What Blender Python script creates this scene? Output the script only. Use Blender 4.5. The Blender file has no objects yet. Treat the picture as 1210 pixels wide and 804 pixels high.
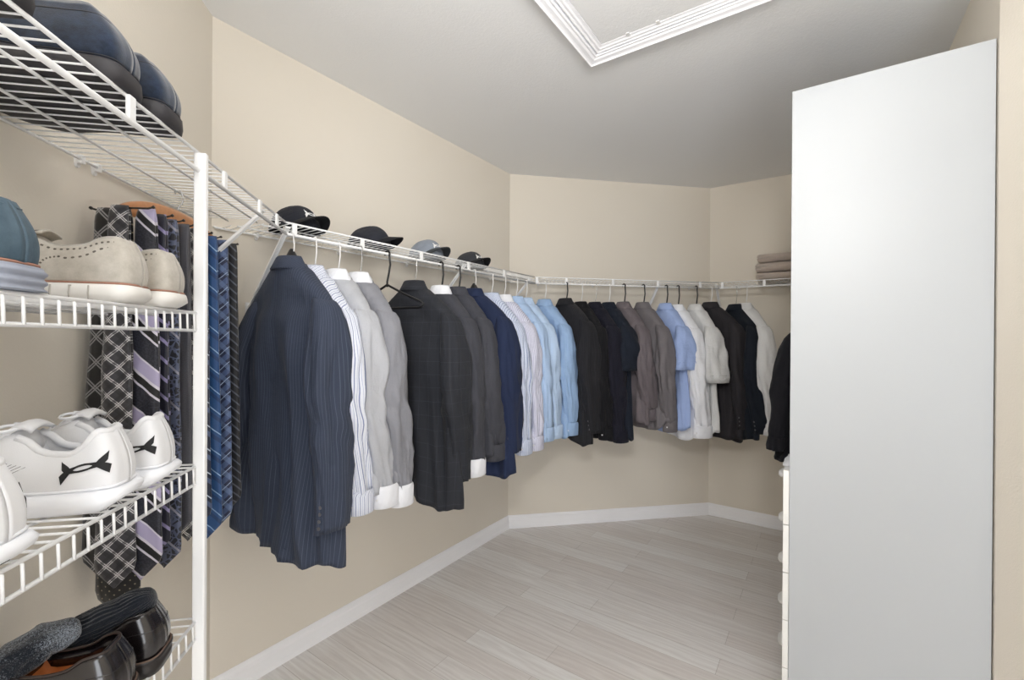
import bpy, math, random
import numpy as np
from mathutils import Vector, Matrix, noise
R = math.radians
PI = math.pi
C = bpy.context.scene.collection
sc = bpy.context.scene

# ------------------------------------------------------------------ basics
def lin(c):
    return tuple(((x / 255) / 12.92 if x / 255 <= .04045 else ((x / 255 + .055) / 1.055) ** 2.4) for x in c) + (1,)

class MB:
    """collects polygons for one mesh"""
    def __init__(s): s.v = []; s.f = []; s.uv = []; s.mi = []
    def add(s, V, F, UV=None, mi=0):
        b = len(s.v); s.v += [tuple(map(float, p)) for p in V]
        s.uv += [tuple(map(float, p)) for p in (UV if UV is not None else [(p[0], p[2]) for p in V])]
        for f in F: s.f.append(tuple(i + b for i in f)); s.mi.append(mi)
        return s
    def box(s, c, h, M=None, mi=0):
        P = []
        for x in (-1, 1):
            for y in (-1, 1):
                for z in (-1, 1):
                    p = Vector((x * h[0], y * h[1], z * h[2]))
                    if M: p = M @ p
                    P.append(p + Vector(c))
        return s.add(P, [(0, 1, 3, 2), (4, 6, 7, 5), (0, 4, 5, 1), (2, 3, 7, 6), (0, 2, 6, 4), (1, 5, 7, 3)], mi=mi)
    def tube(s, pts, r, n=8, cap=True, closed=False):
        pts = [Vector(p) for p in pts]; m = len(pts); V = []; F = []; UV = []
        rr = r if hasattr(r, '__len__') else [r] * m
        up = None; L = 0
        for i, p in enumerate(pts):
            a = pts[(i - 1) % m] if (i or closed) else p; b = pts[(i + 1) % m] if (i < m - 1 or closed) else p
            t = (b - a).normalized()
            if up is None:
                up = Vector((0, 0, 1)) if abs(t.z) < .9 else Vector((1, 0, 0))
            x = t.cross(up).normalized(); up = x.cross(t).normalized()
            if i: L += (p - pts[i - 1]).length
            for k in range(n):
                q = 2 * PI * k / n
                V.append(p + (x * math.cos(q) + up * math.sin(q)) * rr[i]); UV.append((k / n, L))
        for i in range(m if closed else m - 1):
            j = (i + 1) % m
            for k in range(n):
                k2 = (k + 1) % n
                F.append((i * n + k, i * n + k2, j * n + k2, j * n + k))
        if cap and not closed:
            F.append(tuple(range(n))[::-1]); F.append(tuple((m - 1) * n + k for k in range(n)))
        return s.add(V, F, UV)
    def loft(s, rings, closed=True, cap0=False, cap1=False, uvs=None, mi=0):
        n = len(rings[0]); m = len(rings)
        V = [p for r in rings for p in r]
        if uvs is None:
            UV = []
            L = [0] * n
            for i, r in enumerate(rings):
                a = 0
                for k in range(n):
                    if k: a += (Vector(r[k]) - Vector(r[k - 1])).length
                    if i: L[k] += (Vector(r[k]) - Vector(rings[i - 1][k])).length
                    UV.append((a, L[k]))
        else: UV = [p for r in uvs for p in r]
        F = []
        for i in range(m - 1):
            for k in range(n if closed else n - 1):
                k2 = (k + 1) % n
                F.append((i * n + k, i * n + k2, (i + 1) * n + k2, (i + 1) * n + k))
        if cap0: F.append(tuple(range(n))[::-1])
        if cap1: F.append(tuple((m - 1) * n + k for k in range(n)))
        return s.add(V, F, UV, mi)
    def build(s, name, mat, parent=None, smooth=True, bevel=0, solid=0, sub=0, fix=True, off=0):
        me = bpy.data.meshes.new(name); me.from_pydata(s.v, [], s.f)
        uv = me.uv_layers.new(name='UV')
        li = np.empty(len(me.loops), dtype=np.int32); me.loops.foreach_get('vertex_index', li)
        uv.data.foreach_set('uv', np.array(s.uv, dtype=np.float32)[li].ravel())
        mats = mat if isinstance(mat, (list, tuple)) else [mat]
        for m in mats: me.materials.append(m)
        if len(mats) > 1: me.polygons.foreach_set('material_index', s.mi)
        me.validate(); me.update()
        if fix:
            import bmesh
            bm = bmesh.new(); bm.from_mesh(me); bmesh.ops.recalc_face_normals(bm, faces=bm.faces); bm.to_mesh(me); bm.free()
        if smooth: me.polygons.foreach_set('use_smooth', [True] * len(me.polygons))
        o = bpy.data.objects.new(name, me); C.objects.link(o)
        if parent: o.parent = parent
        if bevel:
            b = o.modifiers.new('b', 'BEVEL'); b.width = bevel; b.segments = 2; b.limit_method = 'ANGLE'; b.angle_limit = R(40)
        if solid:
            b = o.modifiers.new('s', 'SOLIDIFY'); b.thickness = solid; b.offset = off
        if sub:
            b = o.modifiers.new('u', 'SUBSURF'); b.levels = sub; b.render_levels = sub
        if not smooth and False: pass
        return o

def thing(name, label, cat, loc=(0, 0, 0), rz=0, group=None):
    o = bpy.data.objects.new(name, None); C.objects.link(o); o.empty_display_size = .05
    o.location = loc; o.rotation_euler = (0, 0, rz); o['label'] = label; o['category'] = cat
    if group: o['group'] = group
    return o
def tag(o, label, cat, group=None):
    o['label'] = label; o['category'] = cat
    if group: o['group'] = group
    return o
def struct(o): o['kind'] = 'structure'; return o

# ------------------------------------------------------------------ materials
class NT:
    def __init__(s, name, rough=.6, metal=0, sheen=0, spec=.5, coat=0):
        s.m = bpy.data.materials.new(name); s.m.use_nodes = True
        s.t = s.m.node_tree; s.b = s.t.nodes['Principled BSDF']
        s.b.inputs['Roughness'].default_value = rough; s.b.inputs['Metallic'].default_value = metal
        s.b.inputs['Specular IOR Level'].default_value = spec
        s.b.inputs['Coat Weight'].default_value = coat; s.b.inputs['Coat Roughness'].default_value = .15
        if sheen:
            s.b.inputs['Sheen Weight'].default_value = sheen; s.b.inputs['Sheen Roughness'].default_value = .5
    def n(s, typ, **k):
        x = s.t.nodes.new(typ)
        for a, b in k.items(): setattr(x, a, b)
        return x
    def set(s, sock, v):
        if isinstance(v, bpy.types.NodeSocket): s.t.links.new(v, sock)
        elif v is not None: sock.default_value = v
    def math(s, op, a, b=None, c=None):
        x = s.n('ShaderNodeMath', operation=op); s.set(x.inputs[0], a); s.set(x.inputs[1], b)
        if c is not None: s.set(x.inputs[2], c)
        return x.outputs[0]
    def mix(s, f, a, b):
        x = s.n('ShaderNodeMix', data_type='RGBA'); s.set(x.inputs[0], f); s.set(x.inputs[6], a); s.set(x.inputs[7], b)
        return x.outputs[2]
    def uv(s):
        x = s.n('ShaderNodeUVMap'); x.uv_map = 'UV'; sp = s.n('ShaderNodeSeparateXYZ'); s.t.links.new(x.outputs[0], sp.inputs[0])
        return x.outputs[0], sp.outputs[0], sp.outputs[1]
    def obj(s): return s.n('ShaderNodeTexCoord').outputs['Object']
    def noise(s, vec, scale, detail=3, rough=.5):
        x = s.n('ShaderNodeTexNoise'); s.set(x.inputs['Vector'], vec); x.inputs['Scale'].default_value = scale
        x.inputs['Detail'].default_value = detail; x.inputs['Roughness'].default_value = rough; return x.outputs['Fac']
    def map(s, vec, loc=(0, 0, 0), rot=(0, 0, 0), scale=(1, 1, 1)):
        x = s.n('ShaderNodeMapping'); s.set(x.inputs[0], vec); x.inputs[1].default_value = loc; x.inputs[2].default_value = rot; x.inputs[3].default_value = scale
        return x.outputs[0]
    def ramp(s, f, a, b):  # linear step
        x = s.n('ShaderNodeMapRange'); s.set(x.inputs[0], f); x.inputs[1].default_value = a; x.inputs[2].default_value = b
        return x.outputs[0]
    def color(s, v): s.set(s.b.inputs['Base Color'], v); return s
    def bump(s, h, strength=.3, dist=.002):
        x = s.n('ShaderNodeBump'); s.set(x.inputs['Height'], h); x.inputs['Strength'].default_value = strength; x.inputs['Distance'].default_value = dist
        s.t.links.new(x.outputs[0], s.b.inputs['Normal']); return s

def plain(name, rgb, rough=.5, metal=0, spec=.5, var=.0, coat=0, sheen=0, bump=0, bscale=200):
    m = NT(name, rough, metal, spec=spec, coat=coat, sheen=sheen); c = lin(rgb)
    if var or bump:
        nz = m.noise(m.obj(), bscale if bump else 30)
    if var: m.color(m.mix(m.ramp(m.noise(m.obj(), 18, 4), .3, .7), tuple(x * (1 - var) for x in c[:3]) + (1,), tuple(min(1, x * (1 + var)) for x in c[:3]) + (1,)))
    else: m.color(c)
    if bump: m.bump(nz, bump, .001)
    return m.m

def fabric(name, rgb, stripe=None, pitch=.012, width=.1, check=None, var=.08, rough=.85, sheen=.04, spec=.25, stripe2=None, wr=.5):
    """woven cloth; stripe = colour of thin stripes running down the cloth"""
    m = NT(name, rough, spec=spec, sheen=sheen); vec, u, v = m.uv(); c = lin(rgb)
    weave = m.noise(m.map(vec, scale=(1, .45, 1)), 900, 2)
    big = m.noise(m.map(vec, scale=(1, .3, 1)), 14, 3)
    lo = tuple(x * (1 - var) for x in c[:3]) + (1,); hi = tuple(min(1, x * (1 + var)) for x in c[:3]) + (1,)
    col = m.mix(weave, lo, hi)
    if stripe:
        fu = m.math('FRACT', m.math('DIVIDE', u, pitch))
        mask = m.math('LESS_THAN', fu, width)
        col = m.mix(mask, col, lin(stripe))
        if stripe2:
            mask = m.math('LESS_THAN', m.math('ABSOLUTE', m.math('SUBTRACT', fu, .6)), width * .3)
            col = m.mix(mask, col, lin(stripe2))
    if check:
        for (w, p) in ((u, .042), (v, .055)):
            mask = m.math('LESS_THAN', m.math('FRACT', m.math('DIVIDE', w, p)), .035)
            col = m.mix(m.math('MULTIPLY', mask, .6), col, lin(check))
    m.color(col)
    rid = m.math('ABSOLUTE', m.math('SUBTRACT', m.noise(m.map(vec, scale=(1, .32, 1), rot=(0, 0, .12)), 11, 4, .55), .5))
    rid2 = m.math('ABSOLUTE', m.math('SUBTRACT', m.noise(m.map(vec, scale=(.5, 1, 1), rot=(0, 0, -.5)), 13, 3, .5), .5))
    h = m.math('ADD', m.math('MULTIPLY', rid, 5 * wr), m.math('MULTIPLY', rid2, 2.4 * wr))
    m.bump(m.math('ADD', m.math('ADD', m.math('MULTIPLY', weave, .12), m.math('MULTIPLY', big, .5)), h), .55, .006)
    return m.m

def tie_mat(name, kind, base, c1, c2=None, c3=None, p=.03):
    m = NT(name, .45, spec=.45, sheen=.25); vec, u, v = m.uv()
    a = m.math('DIVIDE', m.math('ADD', u, v), p * 1.414); b = m.math('DIVIDE', m.math('SUBTRACT', v, u), p * 1.414)
    fa, fb = m.math('FRACT', a), m.math('FRACT', b)
    col = lin(base)
    def band(f, lo, hi):
        return m.math('MULTIPLY', m.math('GREATER_THAN', f, lo), m.math('LESS_THAN', f, hi))
    if kind == 'plaid':
        for f in (fa, fb):
            col = m.mix(band(f, .40, .47), col, lin(c1)); col = m.mix(band(f, .53, .60), col, lin(c1))
        if c2: col = m.mix(m.math('MULTIPLY', band(fa, .75, .98), .6), col, lin(c2)); col = m.mix(m.math('MULTIPLY', band(fb, .0, .25), .6), col, lin(c2))
    elif kind == 'stripe':
        col = m.mix(m.math('MULTIPLY', m.ramp(m.noise(vec, 260, 2), .45, .55), .5), col, tuple(min(1, x * 2.6 + .02) for x in lin(base)[:3]) + (1,))
        col = m.mix(band(fb, .1, .15), col, lin(c2 or c1)); col = m.mix(band(fb, .15, .30), col, (.008, .008, .01, 1))
        col = m.mix(band(fb, .30, .36), col, lin(c2 or c1)); col = m.mix(band(fb, .36, .62), col, lin(c1)); col = m.mix(band(fb, .62, .66), col, lin(c2 or c1))
    elif kind == 'bars':
        col = m.mix(band(fb, .1, .32), col, lin(c1))
        if c2: col = m.mix(band(fb, .5, .56), col, lin(c2))
    elif kind == 'paisley':
        x = m.n('ShaderNodeTexVoronoi', feature='DISTANCE_TO_EDGE'); m.set(x.inputs['Vector'], vec); x.inputs['Scale'].default_value = 70
        x2 = m.n('ShaderNodeTexVoronoi'); m.set(x2.inputs['Vector'], vec); x2.inputs['Scale'].default_value = 95
        f = m.math('LESS_THAN', x.outputs['Distance'], .1); g = m.math('LESS_THAN', m.math('ABSOLUTE', m.math('SUBTRACT', x2.outputs['Distance'], .3)), .07)
        col = m.mix(m.math('MAXIMUM', f, g), col, lin(c1))
        if c2: col = m.mix(band(fb, .1, .18), col, lin(c2))
    elif kind == 'dots':
        da = m.math('SUBTRACT', fa, .5); db = m.math('SUBTRACT', fb, .5)
        d = m.math('SQRT', m.math('ADD', m.math('MULTIPLY', da, da), m.math('MULTIPLY', db, db)))
        col = m.mix(m.math('LESS_THAN', d, .13), col, lin(c1))
    elif kind == 'check':
        col = m.mix(m.math('MULTIPLY', m.math('LESS_THAN', fa, .45), .6), col, lin(c1))
        col = m.mix(m.math('MULTIPLY', m.math('LESS_THAN', fb, .4), .5), col, lin(c2 or c1))
        col = m.mix(m.math('MULTIPLY', band(fa, .7, .76), .8), col, lin(c3 or c1))
    elif kind == 'solid':
        col = m.mix(m.ramp(m.noise(vec, 500, 2), .3, .7), lin(base), lin(c1))
    m.color(col); m.bump(m.noise(m.map(vec, scale=(1, 1, 1)), 800, 2), .2, .001)
    return m.m

M = {}
def pch(x, xs, ys):
    x = min(max(x, xs[0]), xs[-1]); i = 0
    while i < len(xs) - 2 and x > xs[i + 1]: i += 1
    d = [(ys[j + 1] - ys[j]) / (xs[j + 1] - xs[j]) for j in range(len(xs) - 1)]
    def tg(j):
        if j == 0: return d[0]
        if j == len(xs) - 1: return d[-1]
        return 0 if d[j - 1] * d[j] <= 0 else 2 * d[j - 1] * d[j] / (d[j - 1] + d[j])
    h = xs[i + 1] - xs[i]; t = (x - xs[i]) / h
    return (2 * t ** 3 - 3 * t * t + 1) * ys[i] + (t ** 3 - 2 * t * t + t) * h * tg(i) + (-2 * t ** 3 + 3 * t * t) * ys[i + 1] + (t ** 3 - t * t) * h * tg(i + 1)
M['wall'] = None
m = NT('wall_paint', .75, spec=.3); m.color(m.mix(m.noise(m.obj(), 2.5, 2), lin((229, 223, 212)), lin((225, 218, 206)))); m.bump(m.noise(m.obj(), 170, 3, .6), .25, .002); M['wall'] = m.m
m = NT('ceiling_paint', .9, spec=.15)
v_ = m.obj(); m.color(lin((235, 236, 237))); m.bump(m.math('ADD', m.noise(v_, 110, 4, .6), m.math('MULTIPLY', m.noise(v_, 1.6, 2), 3)), .3, .004); M['ceil'] = m.m
M['trim'] = plain('trim_paint', (250, 251, 255), .4, bump=.05, bscale=60)
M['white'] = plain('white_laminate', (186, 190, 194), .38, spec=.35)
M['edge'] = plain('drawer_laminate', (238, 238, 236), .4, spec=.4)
M['wire'] = plain('white_vinyl_coated_wire', (240, 241, 242), .35, spec=.5)
M['chrome'] = plain('chrome', (190, 190, 190), .2, metal=1)
M['blackplastic'] = plain('black_plastic', (22, 22, 24), .35)
M['clearplastic'] = plain('white_plastic', (232, 232, 232), .3)
M['wood'] = None
m = NT('varnished_beech', .3, coat=.4); v_ = m.obj()
m.color(m.mix(m.noise(m.map(v_, scale=(30, 2, 30)), 3, 4), lin((176, 112, 62)), lin((206, 145, 92)))); M['wood'] = m.m
m = NT('floor_planks', .42, spec=.4)
FL_ANG = math.atan2(-0.57113, 0.82087)
v_ = m.map(m.obj(), rot=(0, 0, -FL_ANG))
br = m.n('ShaderNodeTexBrick'); m.set(br.inputs['Vector'], v_)
br.inputs['Scale'].default_value = 1; br.inputs['Brick Width'].default_value = .92; br.inputs['Row Height'].default_value = .105
br.inputs['Mortar Size'].default_value = .0009; br.inputs['Mortar Smooth'].default_value = .2; br.inputs['Bias'].default_value = 0
br.offset = .37; br.offset_frequency = 2
br.inputs['Color1'].default_value = lin((229, 224, 221)); br.inputs['Color2'].default_value = lin((242, 241, 240)); br.inputs['Mortar'].default_value = lin((192, 186, 182))
gr = m.noise(m.map(v_, scale=(3.5, 60, 1)), 1.4, 6, .65)
w_ = m.n('ShaderNodeTexWave', bands_direction='Y'); m.set(w_.inputs['Vector'], m.map(v_, scale=(.6, 5, 1))); w_.inputs['Scale'].default_value = 2.2; w_.inputs['Distortion'].default_value = 14; w_.inputs['Detail'].default_value = 4; w_.inputs['Detail Scale'].default_value = 1.2
g2 = m.math('ADD', m.math('MULTIPLY', m.ramp(gr, .3, .7), .6), m.math('MULTIPLY', w_.outputs['Fac'], .4))
dk = m.mix(1, br.outputs['Color'], (.85, .835, .83, 1)); dk.node.blend_type = 'MULTIPLY'
m.color(m.mix(m.ramp(g2, .15, .85), dk, br.outputs['Color'])); m.bump(m.math('SUBTRACT', m.math('MULTIPLY', gr, .3), br.outputs['Fac']), .15, .001); M['floor'] = m.m
m = NT('lamp_glass'); m.b.inputs['Base Color'].default_value = (.9, .9, .9, 1); m.b.inputs['Emission Color'].default_value = (1, .965, .91, 1); m.b.inputs['Emission Strength'].default_value = 17; M['lamp'] = m.m

# ------------------------------------------------------------------ geometry of the closet (metres; camera stands at the origin)
ZC = 1.3052; H = 2.44; A0 = 0.6079
def dr(t): return Vector((math.sin(t), math.cos(t), 0))
def nr(t): return Vector((math.cos(t), -math.sin(t), 0))
aL, aA, aB, aC = A0 - PI / 4, A0, A0 + PI / 4, A0 + PI / 2
c0 = Vector((-1.0645, 1.5865, 0)); c1 = c0 + dr(aA) * 1.8285; c2 = c1 + dr(aB) * 1.5202
D = .2782
def off(c, t1, t2, d): return c + nr((t1 + t2) / 2) * (d / math.cos((t2 - t1) / 2))
s0, s1, s2 = off(c0, aL, aA, D), off(c1, aA, aB, D), off(c2, aB, aC, D)
PB = Vector((1.347, 1.249, 0))                       # where the tall side panel meets the wall
def inter(p, d, q, e):
    den = d.x * e.y - d.y * e.x; w = q - p; return p + d * ((w.x * e.y - w.y * e.x) / den)
c3 = inter(c2, dr(aC), PB, dr(aA))
E0 = PB - dr(aA) * .012
aN = R(5)
c5 = E0 - dr(aN) * 2.6
c6 = c0 - dr(aL) * 3.0
room = [c0, c1, c2, c3, E0, c5, c6]

def shell():
    b = MB(); b.add([(p.x, p.y, 0) for p in room] + [(p.x, p.y, -.08) for p in room],
                    [tuple(range(7)), tuple(range(7, 14))[::-1]] + [(i, (i + 1) % 7, 7 + (i + 1) % 7, 7 + i) for i in range(7)])
    struct(b.build('floor', M['floor'], smooth=False))
    b = MB(); b.add([(p.x, p.y, H) for p in room] + [(p.x, p.y, H + .08) for p in room],
                    [tuple(range(7)), tuple(range(7, 14))[::-1]] + [(i, (i + 1) % 7, 7 + (i + 1) % 7, 7 + i) for i in range(7)])
    struct(b.build('ceiling', M['ceil'], smooth=False))
    names = ['wall_left_middle', 'wall_back', 'wall_back_right', 'wall_right', 'wall_right_near', 'wall_door', 'wall_left']
    cen = Vector((.3, 1.0, 0))
    for i, nme in enumerate(names):
        a, c = room[i], room[(i + 1) % 7]; d = (c - a).normalized(); n = Vector((d.y, -d.x, 0))
        if (cen - a).dot(n) > 0: n = -n
        mid = (a + c) / 2 + n * .05
        if nme == 'wall_door':
            # wall with a doorway opening behind the camera
            L = (c - a).length; w0, w1 = L / 2 - .42, L / 2 + .42
            b = MB(); Mx = Matrix(((d.x, n.x, 0), (d.y, n.y, 0), (0, 0, 1)))
            for lo, hi, z0, z1 in ((0, w0, 0, H), (w1, L, 0, H), (w0, w1, 2.05, H)):
                p = a + d * ((lo + hi) / 2) + n * .05
                b.box((p.x, p.y, (z0 + z1) / 2), ((hi - lo) / 2, .05, (z1 - z0) / 2), Mx)
            struct(b.build(nme, M['wall'], smooth=False))
            b = MB()
            for lo, hi, z0, z1 in ((w0 - .07, w0, 0, 2.12), (w1, w1 + .07, 0, 2.12), (w0, w1, 2.05, 2.12)):
                p = a + d * ((lo + hi) / 2) - n * .01
                b.box((p.x, p.y, (z0 + z1) / 2), ((hi - lo) / 2, .01, (z1 - z0) / 2), Mx)
            struct(b.build('trim_1', M['trim'], smooth=False, bevel=.003))
            global DOORC, DOORN
            DOORC = a + d * (L / 2); DOORN = n
            continue
        Mx = Matrix(((d.x, n.x, 0), (d.y, n.y, 0), (0, 0, 1)))
        b = MB().box((mid.x, mid.y, H / 2), ((c - a).length / 2, .05, H / 2), Mx)
        struct(b.build(nme, M['wall'], smooth=False))
        # baseboard, mitred in the corners
        prof = [(0, 0), (.0135, 0), (.0135, .018), (.0115, .022), (.0115, .060), (.0095, .066), (.0095, .074), (.006, .082), (.0025, .088), (0, .0885)]
        rings = []
        for k in (i, (i + 1) % 7):
            p, q, r = room[k - 1], room[k], room[(k + 1) % 7]
            e1, e2 = (q - p).normalized(), (r - q).normalized()
            def inn(e):
                w = Vector((e.y, -e.x, 0)); return w if (cen - q).dot(w) > 0 else -w
            n1, n2 = inn(e1), inn(e2); h = (n1 + n2).normalized(); sc_ = 1 / max(.2, h.dot(n1))
            rings.append([(q.x + h.x * sc_ * o, q.y + h.y * sc_ * o, z) for o, z in prof])
        b = MB().loft(rings, closed=True, cap0=True, cap1=True)
        struct(b.build('baseboard_' + nme[5:], M['trim'], smooth=False))
shell()

# attic hatch in the ceiling
def hatch():
    dA, dC = dr(aA), dr(aC)
    P = Vector((.314, 1.852, 0)); LA, LC = 1.25, .68
    t = thing('attic_hatch', 'white framed attic access hatch set in the ceiling', 'hatch', (P.x, P.y, H))
    cn = [Vector((0, 0, 0)), dC * LC, dC * LC - dA * LA, -dA * LA]
    inn = [dC - dA, -dC - dA, -dC + dA, dC + dA]
    def frame(name, prof, mat):
        rings = [[tuple(cn[k] + inn[k] * o + Vector((0, 0, z))) for o, z in prof] for k in (0, 1, 2, 3, 0)]
        return MB().loft(rings, closed=True).build(name, mat, t, smooth=False)
    frame('casing', [(0, 0), (0, -.006), (.004, -.014), (.010, -.022), (.014, -.023), (.018, -.019), (.024, -.017), (.036, -.016), (.043, -.012), (.050, -.013), (.054, -.010), (.054, 0)], M['trim'])
    frame('stop_moulding', [(.057, 0), (.057, -.008), (.064, -.012), (.070, -.009), (.078, -.009), (.084, -.006), (.094, -.005), (.094, 0)], M['trim'])
    a, c = .096, .096
    pts = [cn[k] + inn[k] * .0955 for k in range(4)]
    MB().add([(p.x, p.y, -.0008) for p in pts] + [(p.x, p.y, -.004) for p in pts], [(0, 1, 2, 3), (7, 6, 5, 4), (0, 1, 5, 4), (1, 2, 6, 5), (2, 3, 7, 6), (3, 0, 4, 7)]).build('panel', M['ceil'], t, smooth=False)
    Mx = Matrix(((dC.x, dA.x, 0), (dC.y, dA.y, 0), (0, 0, 1)))
    for s in (.20, .31):
        p = dC * s - dA * .099
        MB().box((p.x, p.y, -.008), (.006, .010, .0018), Mx).build('turn_button', M['clearplastic'], t, smooth=False, bevel=.002)
hatch()

# ------------------------------------------------------------------ wire shelving
ZT, HR = 1.6966, .0394
def PL(u, o): return c0 + dr(aL) * u + nr(aL) * o      # along / out from the left wall
def PA(u, o): return c0 + dr(aA) * u + nr(aA) * o
def PBk(u, o): return c1 + dr(aB) * u + nr(aB) * o
def PCk(u, o): return c2 + dr(aC) * u + nr(aC) * o
TN = D * math.tan(PI / 8)
def Z(p, z): return (p.x, p.y, z)
def brace_into(t, P, u, z=ZT - .03):
    a, b_ = P(u, D - .01), P(u, .014); n = (a - b_).normalized(); s = Vector((-n.y, n.x, 0))
    z1 = 1.42
    pa, pb = Vector(Z(a, z + .012)), Vector(Z(b_, z1)); d = (pb - pa)
    L = d.length; d.normalize(); up = s.cross(d).normalized()
    Mx = Matrix((s, d, up)).transposed()
    b = MB(); mid = (pa + pb) / 2
    b.box(mid, (.0075, L / 2, .0012), Mx)
    for k in (-1, 1): b.box(mid + s * .0068 * k - up * .003, (.0009, L / 2, .0035), Mx)
    # foot plate and screw
    Mf = Matrix((s, n, Vector((0, 0, 1)))).transposed()
    b.box(Vector(Z(P(u, .004), z1 - .006)), (.013, .0035, .022), Mf)
    b.box(pa + Vector((0, 0, .003)), (.009, .008, .003), Mf)
    o = b.build('support_brace', M['wire'], t, smooth=False)
    q = MB(); c = Vector(Z(P(u, .0085), z1 - .014)); q.tube([c, c + n * .003], .0035, 10); q.build('screw', M['chrome'], o, smooth=False)
def top_shelf(P, u0, u1, us, ue, joints, braces, label, cut0, cut1, clips):
    """u0,u1: wall side range; us,ue: front edge range; cut: 0 straight, 1 mitred"""
    t = thing('wire_shelf', label, 'shelf', (0, 0, 0), group=None)
    b = MB(); b.tube([Z(P(us, D), ZT), Z(P(ue, D), ZT)], .0034, 8); b.build('front_rail', M['wire'], t)
    b = MB(); b.tube([Z(P(us, D + .003), ZT - HR), Z(P(ue, D + .003), ZT - HR)], .0052, 10); b.build('hanging_rail', M['wire'], t)
    b = MB()
    def rng(o):
        f = o / D; return u0 + (us - u0) * f, u1 + (ue - u1) * f
    for o in (.012, .10, .19):
        a, c = rng(o); b.tube([Z(P(a, o), ZT - .0045), Z(P(c, o), ZT - .0045)], .0028, 6)
    a, c = rng(.005); b.tube([Z(P(a, .008), ZT - .001), Z(P(c, .008), ZT - .001)], .0025, 6)
    lo, hi = min(u0, us), max(u1, ue); n = int((hi - lo) / .0254)
    for i in range(n + 1):
        u = lo + .006 + i * .0254
        if u > hi - .003: break
        o0, o1 = .004, D + .001
        if us != u0:
            f = (u - u0) / (us - u0)
            if us > u0 and f < 1: o1 = D * f
            if us < u0 and f > 0 and f < 1: o0 = D * (f)   # keep the room side of the cut
            if us < u0 and f >= 1: pass
        if ue != u1:
            f = (u - u1) / (ue - u1)
            if ue < u1 and f > 0: o1 = min(o1, D * f)
        if o1 - o0 < .02: continue
        b.tube([Z(P(u, o0), ZT - .001), Z(P(u, o1), ZT - .001)], .0016, 5)
    b.build('wire_deck', M['wire'], t)
    for u in joints:
        p = P(u, D); dd = (P(u + .01, D) - p).normalized(); nn = (P(u, D + .01) - p).normalized()
        Mx = Matrix((dd, nn, Vector((0, 0, 1)))).transposed()
        MB().box(Z(P(u, D + .0045), ZT - HR / 2), (.0085, .0035, HR / 2 + .001), Mx).build('joiner_plate', M['wire'], t, smooth=False, bevel=.0015)
    for u in clips:
        p = P(u, 0); dd = (P(u + .01, 0) - p).normalized(); nn = (P(u, .01) - p).normalized()
        b = MB(); b.tube([Z(P(u, .001), ZT - .016), Z(P(u, .006), ZT - .016)], .006, 10)
        b.box(Z(P(u, .008), ZT - .004), (.005, .008, .009), Matrix((dd, nn, Vector((0, 0, 1)))).transposed())
        b.build('wall_clip', M['clearplastic'], t, smooth=False)
    for u in braces: brace_into(t, P, u)
    return t
SL = -TN
top_shelf(PL, -1.85, SL, -1.85, SL, [SL - .466, SL - .803, SL - .244, SL - .10, SL - 1.14], [SL - .19], 'white wire top shelf running over the shoe shelves', 0, 0, [SL - .50, SL - .45, SL - .75, SL - 1.1])
top_shelf(PA, .0, 1.8285, TN, 1.8285 - TN, [TN + .029, TN + .305, TN + .621, TN + .95, TN + 1.261], [TN + .01, TN + .93, TN + 1.55], 'white wire shelf carrying the four caps', 1, 1, [.15, .5, .9, 1.3, 1.6])
top_shelf(PBk, 0.0, 1.5202, TN, 1.5202 - TN, [TN + .012, TN + .205, TN + .52, TN + .836, TN + 1.145], [TN + .85], 'white wire shelf along the far end wall, empty on top', 1, 0, [.2, .6, 1.0, 1.35])
top_shelf(PCk, .0, (c3 - c2).length - .02, TN, (c3 - c2).length - .02, [TN + .02, TN + .269, TN + .6], [TN - .02], 'white wire shelf with the towel stack on it', 1, 0, [.2, .5, .8])

def ladder_shelf(zt, label):
    t = thing('shoe_shelf', label, 'shelf', (0, 0, 0), group='ladder-front wire shelves under the top shelf')
    us, ue = -1.85, SL - .562
    for z, nm, r in ((zt, 'front_rail', .0032), (zt - .037, 'lower_rail', .0032)):
        MB().tube([Z(PL(us, D), z), Z(PL(ue, D), z)], r, 8).build(nm, M['wire'], t)
    b = MB()
    for o in (.012, .10, .19):
        b.tube([Z(PL(us, o), zt - .0045), Z(PL(ue, o), zt - .0045)], .0026, 6)
    n = int((ue - us) / .0265)
    for i in range(n):
        u = ue - .008 - i * .0265
        b.tube([Z(PL(u, .004), zt), Z(PL(u, D - .003), zt), Z(PL(u, D + .0015), zt - .004), Z(PL(u, D + .0025), zt - .037)], .0020, 6)
    b.build('wire_deck', M['wire'], t)
    p = PL(ue + .006, D)
    MB().box(Z(p, zt - .018), (.006, .006, .008), Matrix.Rotation(-aL, 3, 'Z')).build('post_clip', M['clearplastic'], t, smooth=False, bevel=.002)
    return t
ladder_shelf(1.356, 'white wire shoe shelf holding the grey suede shoes')
ladder_shelf(1.032, 'white wire shoe shelf holding the white trainers')
ladder_shelf(.702, 'white wire shoe shelf holding the black dress shoes and socks')

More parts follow.
